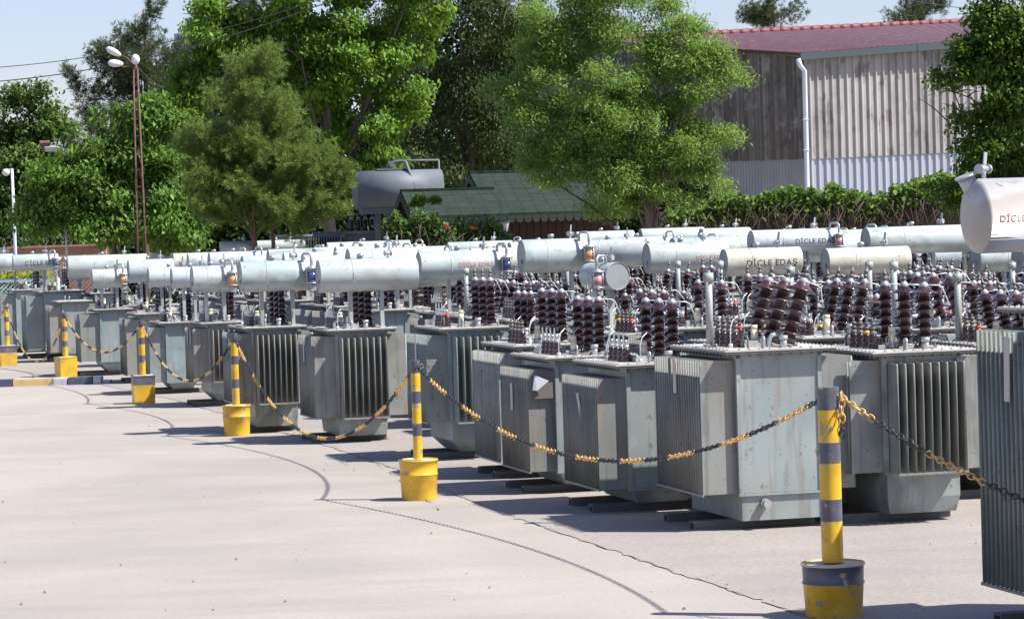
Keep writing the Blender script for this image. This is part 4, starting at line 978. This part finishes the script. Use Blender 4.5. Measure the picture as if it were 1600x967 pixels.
def shed(label, rx0, rx1, ry, ex0, ey, d, run=1.3):
    """ridge px rx0..rx1 at ry, front eave at ey; turned like the rows"""
    a = W(rx0, ry, d+run); c = W(rx1, ry, d+run); e = W(ex0, ey, d); zr_, ze = a.z, e.z; Ln = (c.x-a.x)/math.cos(R(13)); th_ = .05
    t = thing('garden_shed', label, 'shed', (a.x, d+run, 0), R(13), None)
    b = MB()
    for sg in (-1, 1):
        P = [Vector((0, 0, zr_)), Vector((Ln, 0, zr_)), Vector((Ln, sg*run, ze)), Vector((0, sg*run, ze))]
        b.poly(P); b.poly([p_-Vector((0, 0, th_)) for p_ in reversed(P)])
        for i, j in ((3, 2), (0, 3), (1, 2)): b.poly([P[i], P[j], P[j]-Vector((0, 0, th_)), P[i]-Vector((0, 0, th_))])
    n_ = int(Ln/.25)
    for i in range(n_): b.box(i*Ln/n_, (i+1)*Ln/n_-.01, -.09, .09, zr_-.03, zr_+.012)
    obj('roof', b.mesh('roof', SHG), t)
    b = MB(); n = int(Ln/.16)
    for i in range(n):                                   # scalloped fascia under the eave
        xx = i*.16; b.box(xx, xx+.15, -run-.012, -run+.005, ze-.12, ze-.052); b.cyl((xx+.075, -run-.010, ze-.12), (xx+.075, -run+.003, ze-.12), .07, n=12)
    n = int(math.hypot(run, zr_-ze)/.16)
    for sg in (-1, 1):
        for i in range(n):
            k = (i+.5)/n; y = sg*run*k; z = zr_+(ze-zr_)*k; b.cyl((-.014, y, z-.12), (.004, y, z-.12), .08, n=12); b.box(-.012, .002, y-.085, y+.085, z-.14, z-.05)
    obj('fascia', b.mesh('fascia', FASC), t)
    b = MB(); wx0, wx1 = .35, Ln-.3; q = run-.35
    b.box(wx0, wx1, -q, q, 0, ze-.05); b.v += [(wx0, -q, ze-.05), (wx0, q, ze-.05), (wx0, 0, zr_-.12)]; k = len(b.v); b.face((k-3, k-1, k-2))
    nb = int((wx1-wx0)/.14)
    for i in range(nb): b.box(wx0+i*.14, wx0+i*.14+.012, -q-.012, -q, 0, ze-.06, 0)
    obj('wall', b.mesh('wall', WOOD), t); return t
shed('small garden shed with a green shingle roof in front of the larger one', 626, 772, 297, 642, 338, 52.6, 1.1)
shed('larger green-roofed garden shed under the olive tree', 733, 950, 269, 777, 333, 54.0, 1.8)
# hanging white lantern
b = MB(); p_ = W(783, 356, 52.6); b.cyl((0, 0, -.12), (0, 0, .1), .11, .16, n=6); b.cyl((0, 0, .1), (0, 0, .13), .17, n=6, mi=1); b.cyl((0, 0, .13), (0, 0, .52), .006, n=5, mi=1)
tag(obj('hanging_lantern', b.mesh('hanging_lantern', [mat('white lantern glass', (.5, .52, .54), .4), STEEL]), None, p_), 'pale hanging lantern under the eave of the larger green roof', 'lantern')

# ---------------------------------------------------------------- power transformer at the back
d = 60.; cen = W(622, 296, d); t = thing('power_transformer', 'huge transformer with a big grey oil drum standing behind the green-roofed sheds', 'transformer', (cen.x-.6, d+.6, 0)); ox, oy = t.location.x, t.location.y
a = W(552, 296, d); c = W(688, 296, d); Rd = .40; PG = mat('tree-shaded transformer grey', (.12, .14, .16), .6, noise=[(2, 4, .4, .65, (.085, .10, .115), .8)])  # grey darkened: tree shade over the unit is put into its colour
b = MB(); ra = Matrix.Translation((cen.x-ox, -.6, cen.z)) @ Matrix.Rotation(R(12), 4, 'Z') @ Matrix.Rotation(math.pi/2, 4, 'Y'); h = (c.x-a.x)/2
b.lathe([(Rd*.9, -h+.02), (Rd*.98, -h), (Rd, -h), (Rd, h), (Rd*.98, h), (Rd*.9, h-.02)], 40, 0, ra)
b.box(-h*.9, h*.35, -.14, .14, -Rd-.10, -Rd+.02, 0, Matrix.Translation((cen.x-ox, -.6, cen.z)) @ Matrix.Rotation(R(12), 4, 'Z')); obj('conservator', b.mesh('conservator', PG), t)
b = MB(); M4 = Matrix.Translation((cen.x-ox, -.6, cen.z)) @ Matrix.Rotation(R(12), 4, 'Z')
def q4(x, y, z): return tuple(M4 @ Vector((x, y, z)))
b.box(-.45, .2, -.12, .12, Rd, Rd+.035, 0, M4)
b.tube([q4(-.2, 0, Rd), q4(-.2, 0, Rd+.1), q4(-.12, 0, Rd+.16), q4(.1, 0, Rd+.18), q4(.16, -.1, Rd+.16), q4(.28, -.36, .1), q4(.3, -.38, -.12)], .035, 8)
b.tube([q4(-.1, 0, Rd+.19), q4(.9, .1, Rd+.19)], .022, 6); b.cyl(q4(-.12, -.05, Rd+.12), q4(-.12, .05, Rd+.12), .06, n=10); b.tube([q4(.9, .1, Rd+.19), q4(.9, .1, -.1)], .022, 6)
b.box(h-.02, h+.05, -.12, .12, -.3, .3, 0, M4); obj('pipework', b.mesh('pipework', PG), t)
b = MB(); pl = W(590, 350, d)
for x in (pl.x-ox-.05, pl.x-ox+.2): b.box(x, x+.12, -.7, -.5, 0, cen.z-Rd-.05)
obj('support_leg', b.mesh('support_leg', PG), t)
b = MB(); x0 = W(480, 370, d).x-ox; x1 = W(640, 370, d).x-ox; b.box(x0+.25, x1, -.5, 1.2, .2, W(560, 365, d).z); b.box(x0+.1, x1+.1, -.6, 1.3, W(560, 365, d).z, W(560, 361, d).z); obj('tank', b.mesh('tank', PG), t)
b = MB(); x0 = W(425, 378, d).x-ox; x1 = W(540, 378, d).x-ox; zt_ = W(500, 371, d).z; n = int((x1-x0)/.055)
for i in range(n): b.box(x0+i*.055, x0+i*.055+.018, -.9, -.3, .3, zt_)
b.tube([(x0-.05, -.6, zt_+.02), (x1, -.6, zt_+.02)], .05, 10); obj('radiator', b.mesh('radiator', PG), t)
me, zt2 = m_shed_bushing(.3, .08, .045, 5)
for i in range(4): o = obj('high_voltage_bushing', me, t, (W(548+i*11, 360, d).x-ox, -.3, W(560, 361, d).z)); obj('terminal_cap', m_cap(.045), o, (0, 0, zt2))

# ---------------------------------------------------------------- lamp mast, lamp posts, wires
RUST = mat('rusty mast steel', (.11, .05, .038), .8, noise=[(6, 5, .4, .7, (.13, .08, .06), .8), (12, 5, .6, .7, (.35, .3, .28), .5)])
d = 60.; base = W(222, 400, d); topz = W(208, 108, d).z; t = thing('lamp_mast', 'rusty ladder-like lattice mast carrying three white lamp heads', 'lamp post', (base.x, d, 0))
b = MB(); wb, wt = .105, .04
for sx in (-1, 1):
    for sy in (-1, 1): b.cyl((sx*wb, sy*wb*.5, 0), (sx*wt, sy*wt*.5, topz), .019, n=5)
for i in range(16):
    z = topz*(i+1)/16; k = wb+(wt-wb)*z/topz
    for sy in (-1, 1): b.box(-k, k, sy*k*.5-.008, sy*k*.5+.008, z-.012, z+.012)
    for sx in (-1, 1): b.box(sx*k-.006, sx*k+.006, -k*.5, k*.5, z-.012, z+.012)
b.cyl((0, 0, topz-.2), (0, 0, topz+.12), .03, n=8); b.tube([(.03, -.08, topz-1.9), (.12, -.1, topz-2.1), (.05, -.08, topz-2.4)], .006, 5)
obj('lattice', b.mesh('lattice', RUST), t)
LW2 = mat('white lamp shell', (.62, .62, .6), .4); LG = mat('lamp glass', (.5, .45, .36), .2)
def head(pc, ax, ln, r_, name='lamp_head'):
    b = MB(); ax = Vector(ax).normalized(); p0 = Vector(pc)-ax*ln/2
    prof = [(r_*.12, 0), (r_*.5, ln*.08), (r_*.85, ln*.3), (r_, ln*.6), (r_*.8, ln*.85), (r_*.3, ln)]
    Mm = Matrix.Translation(p0) @ ax.to_track_quat('Z', 'Y').to_matrix().to_4x4() @ Matrix.Diagonal((.8, 1, 1, 1)); b.lathe(prof, 16, 0, Mm)
    o = obj(name, b.mesh(name, LW2), t); return o
def rl(px, py, dd=0): v_ = W(px, py, d+dd); return Vector((v_.x-t.location.x, dd, v_.z))
b = MB(); tp = Vector((-.0, 0, topz+.1))
b.tube([tp, rl(207, 100), rl(200, 92), rl(192, 88)], .018, 7); b.tube([tp, rl(204, 104), rl(195, 106), rl(190, 104)], .018, 7); b.tube([tp, rl(209, 104), rl(212, 102)], .018, 7)
obj('lamp_arm', b.mesh('lamp_arm', RUST), t)
head(rl(179, 82, .0), (-1, .2, .55), .36, .075); head(rl(182, 100, -.15), (-1, -.2, .1), .32, .08); head(rl(213, 94, -.1), (.1, -1, -.1), .16, .11)
d = 72.; base = W(25, 400, d); t = thing('camera_post', 'slim white post with a round camera head at the far left', 'post', (base.x, d, 0)); zt_ = W(17, 264, d).z
b = MB(); b.cyl((0, 0, 0), (-.02, 0, zt_), .05, .035, n=12); b.box(-.2, .02, -.02, .02, zt_-.03, zt_); obj('pole', b.mesh('pole', mat('white post paint', (.55, .57, .6), .4)), t)
b = MB(); b.lathe([(.02, -.16), (.08, -.13), (.1, -.06), (.08, 0), (.03, .02)], 16, 0); obj('camera_head', b.mesh('camera_head', LW2), t, (-.17, 0, zt_-.02))
d = 64.; base = W(80, 400, d); t = thing('floodlight_pole', 'pair of dark box floodlights half lost in the bright green tree', 'floodlight', (base.x, d, 0)); zt_ = W(78, 228, d).z
b = MB(); b.cyl((0, 2.3, 0), (0, 2.3, zt_), .03, n=8); b.cyl((0, 0, zt_), (0, 2.3, zt_), .02, n=6); obj('pole', b.mesh('pole', GALV), t)
for dx, dz, mt in ((-.05, .05, RUST), (.06, -.06, GALV)):
    b = MB(); b.box(-.11, .11, -.08, .06, -.05, .05); obj('floodlight', b.mesh('floodlight', mt), t, (dx, -.02, zt_+dz), (.4, 0, .2))
WIRE = mat('wire dark', (.05, .05, .055), .6)
def wire(a, c, sag, label, r_=.012):
    a = W(*a); c = W(*c); b = MB(); b.tube([a.lerp(c, i/24) - Vector((0, 0, 4*sag*(i/24)*(1-i/24))) for i in range(25)], r_, 5)
    tag(obj('power_line', b.mesh('power_line', WIRE)), label, 'power line', 'overhead wires')
wire((-60, 110, 66), (560, -20, 62), .35, 'upper overhead wire crossing the sky from the left edge to the trees', .009)
wire((-60, 132, 66), (520, 2, 62), .35, 'lower overhead wire crossing the sky from the left edge to the trees', .012)
wire((1340, -12, 90), (1640, 27, 90), .1, 'overhead wire in the sky above the right of the shed roof', .012)
wire((213, 101, 60), (262, 138, 70), .1, 'short cable slanting from the top of the rusty mast into the trees', .01)

# ---------------------------------------------------------------- far left: block, walls, fence, sheets
d = 150.; a = W(268, 60, d); c = W(480, 60, d); zt_ = W(400, -30, d).z
t = thing('apartment_block', 'pale grey-blue apartment block barely showing through the tallest tree', 'building', ((a.x+c.x)/2, d, 0)); hw = (c.x-a.x)/2; q = W(318, 60, d).x - t.location.x
b = MB(); b.box(q, hw, 0, 8, 0, zt_); b.box(-hw, q, 1.5, 8, 0, W(290, 50, d).z); obj('wall', b.mesh('wall', mat('pale blue render', (.38, .43, .5), .8, noise=[(.6, 4, .4, .7, (.3, .34, .4), .7)])), t)
DG = mat('dark window glass', (.03, .04, .05), .1)
for fl in range(3):
    z = zt_ - 1.6 - fl*3
    b = MB(); b.box(q-.6, hw-.2, -1.0, 0, z-1.2, z-1.05); b.box(q-.6, hw-.2, -1.0, -.92, z-1.05, z-.3); obj('balcony', b.mesh('balcony', mat('balcony parapet', (.2, .24, .3), .7)), t)
    for i in range(3):
        x = q+.4+i*1.6; b = MB(); b.box(x, x+.9, -.03, .0, z-.9, z+.6); obj('window', b.mesh('window', DG), t)
b = MB(); z = W(310, 27, d).z; b.box(q-.35-.35, q-.35+.35, 1.1, 1.5, z-.3, z+.3); b.cyl((q-.35, 1.08, z), (q-.35, 1.1, z), .22, n=16); obj('air_conditioner', b.mesh('air_conditioner', mat('white ac shell', (.6, .62, .62), .5)), t)
# brick wall and dark wall far left
d = 74.; a = W(-60, 385, d); c = W(165, 380, d)
BRK = mat('orange brick wall', (.34, .17, .11), .85, noise=[(3, 5, .4, .7, (.42, .26, .18), .7)])
b = MB(); x1 = W(15, 385, d).x; b.box(x1, c.x, d, d+.25, 0, W(60, 387, d).z); b.box(x1-.05, c.x+.05, d-.05, d+.3, W(60, 387, d).z, W(60, 384, d).z); tag(obj('brick_wall', b.mesh('brick_wall', BRK)), 'low orange brick wall behind the far left drums', 'wall')
b = MB(); d2 = 76.; b.box(a.x-3, c.x, d2, d2+.2, 0, W(60, 385, d2).z); 
tag(obj('grey_wall', b.mesh('grey_wall', mat('grey rendered wall', (.2, .19, .18), .9))), 'dull grey wall behind the brick wall at the far left', 'wall')
b = MB(); x = a.x-3
zc = W(60, 378, d2).z
x = W(-40, 385, d2).x
for i in range(13):
    xx = x + i*.22; pts_ = [(xx+.16*math.cos(q*.785), d2+.1+.04*math.sin(q*.785), zc+.14*math.sin(q*.785)) for q in range(9)]; b.tube(pts_, .007, 4)
tag(obj('razor_wire', b.mesh('razor_wire', STEEL)), 'coils of dark wire along the top of the dull grey wall', 'wire coil')
# light corrugated sheets lying behind
d = 56.; b = MB(); xa = W(80, 400, d).x; xb = W(300, 400, d).x; n = 100; zz = W(190, 398, d).z
for i in range(n+1):
    x = xa+(xb-xa)*i/n; z = zz - .05 + .05*math.sin(i*.9) + .03*math.sin(i*.37); b.v += [(x, d, z), (x, d+3, z-.12)]
for i in range(n): b.face((2*i, 2*i+2, 2*i+3, 2*i+1))
t = thing('shelter', 'low open shelter with a pale corrugated roof behind the left drums', 'shelter', (xa, d, 0)); o = obj('roof', b.mesh('roof', mat('pale blue roofing sheet', (.50, .53, .58), .5)), t, (-xa, -d, 0))
b = MB()
for x in (0.1, (xb-xa)/2, xb-xa-.1):
    for y in (.1, 2.9):
        b = MB(); b.cyl((x, y, 0), (x, y, zz-.24), .04, n=8); obj('post', b.mesh('post', GALV), t)
# blue mesh fence
d = 58.; xa = W(-80, 450, d).x; xb = W(140, 450, d).x; z1 = W(50, 436, d).z; b = MB()
for x in np.arange(xa, xb, 2.2): b.cyl((x, d, 0), (x, d, z1+.05), .03, n=8)
b.box(xa, xb, d-.02, d+.02, z1-.05, z1); b.box(xa, xb, d-.02, d+.02, .1, .15)
for x in np.arange(xa-1.2, xb, .09): b.cyl((x, d-.004, .15), (x+1.1, d-.004, z1-.05), .006, n=3); b.cyl((x+1.1, d+.004, .15), (x, d+.004, z1-.05), .006, n=3)
tag(obj('mesh_fence', b.mesh('mesh_fence', mat('light blue fence paint', (.28, .46, .62), .5))), 'light blue wire mesh fence seen under the far left drums', 'fence')
hedge('flower_bush', 'yellow-green bush behind the blue mesh fence at the far left', [(-40, 432), (0, 425), (30, 430), (60, 428), (95, 433)], 60, leaf_mat('yellow green leaves', (.15, .2, .02), (.3, .3, .04)), 2500, .1, cat='shrub')
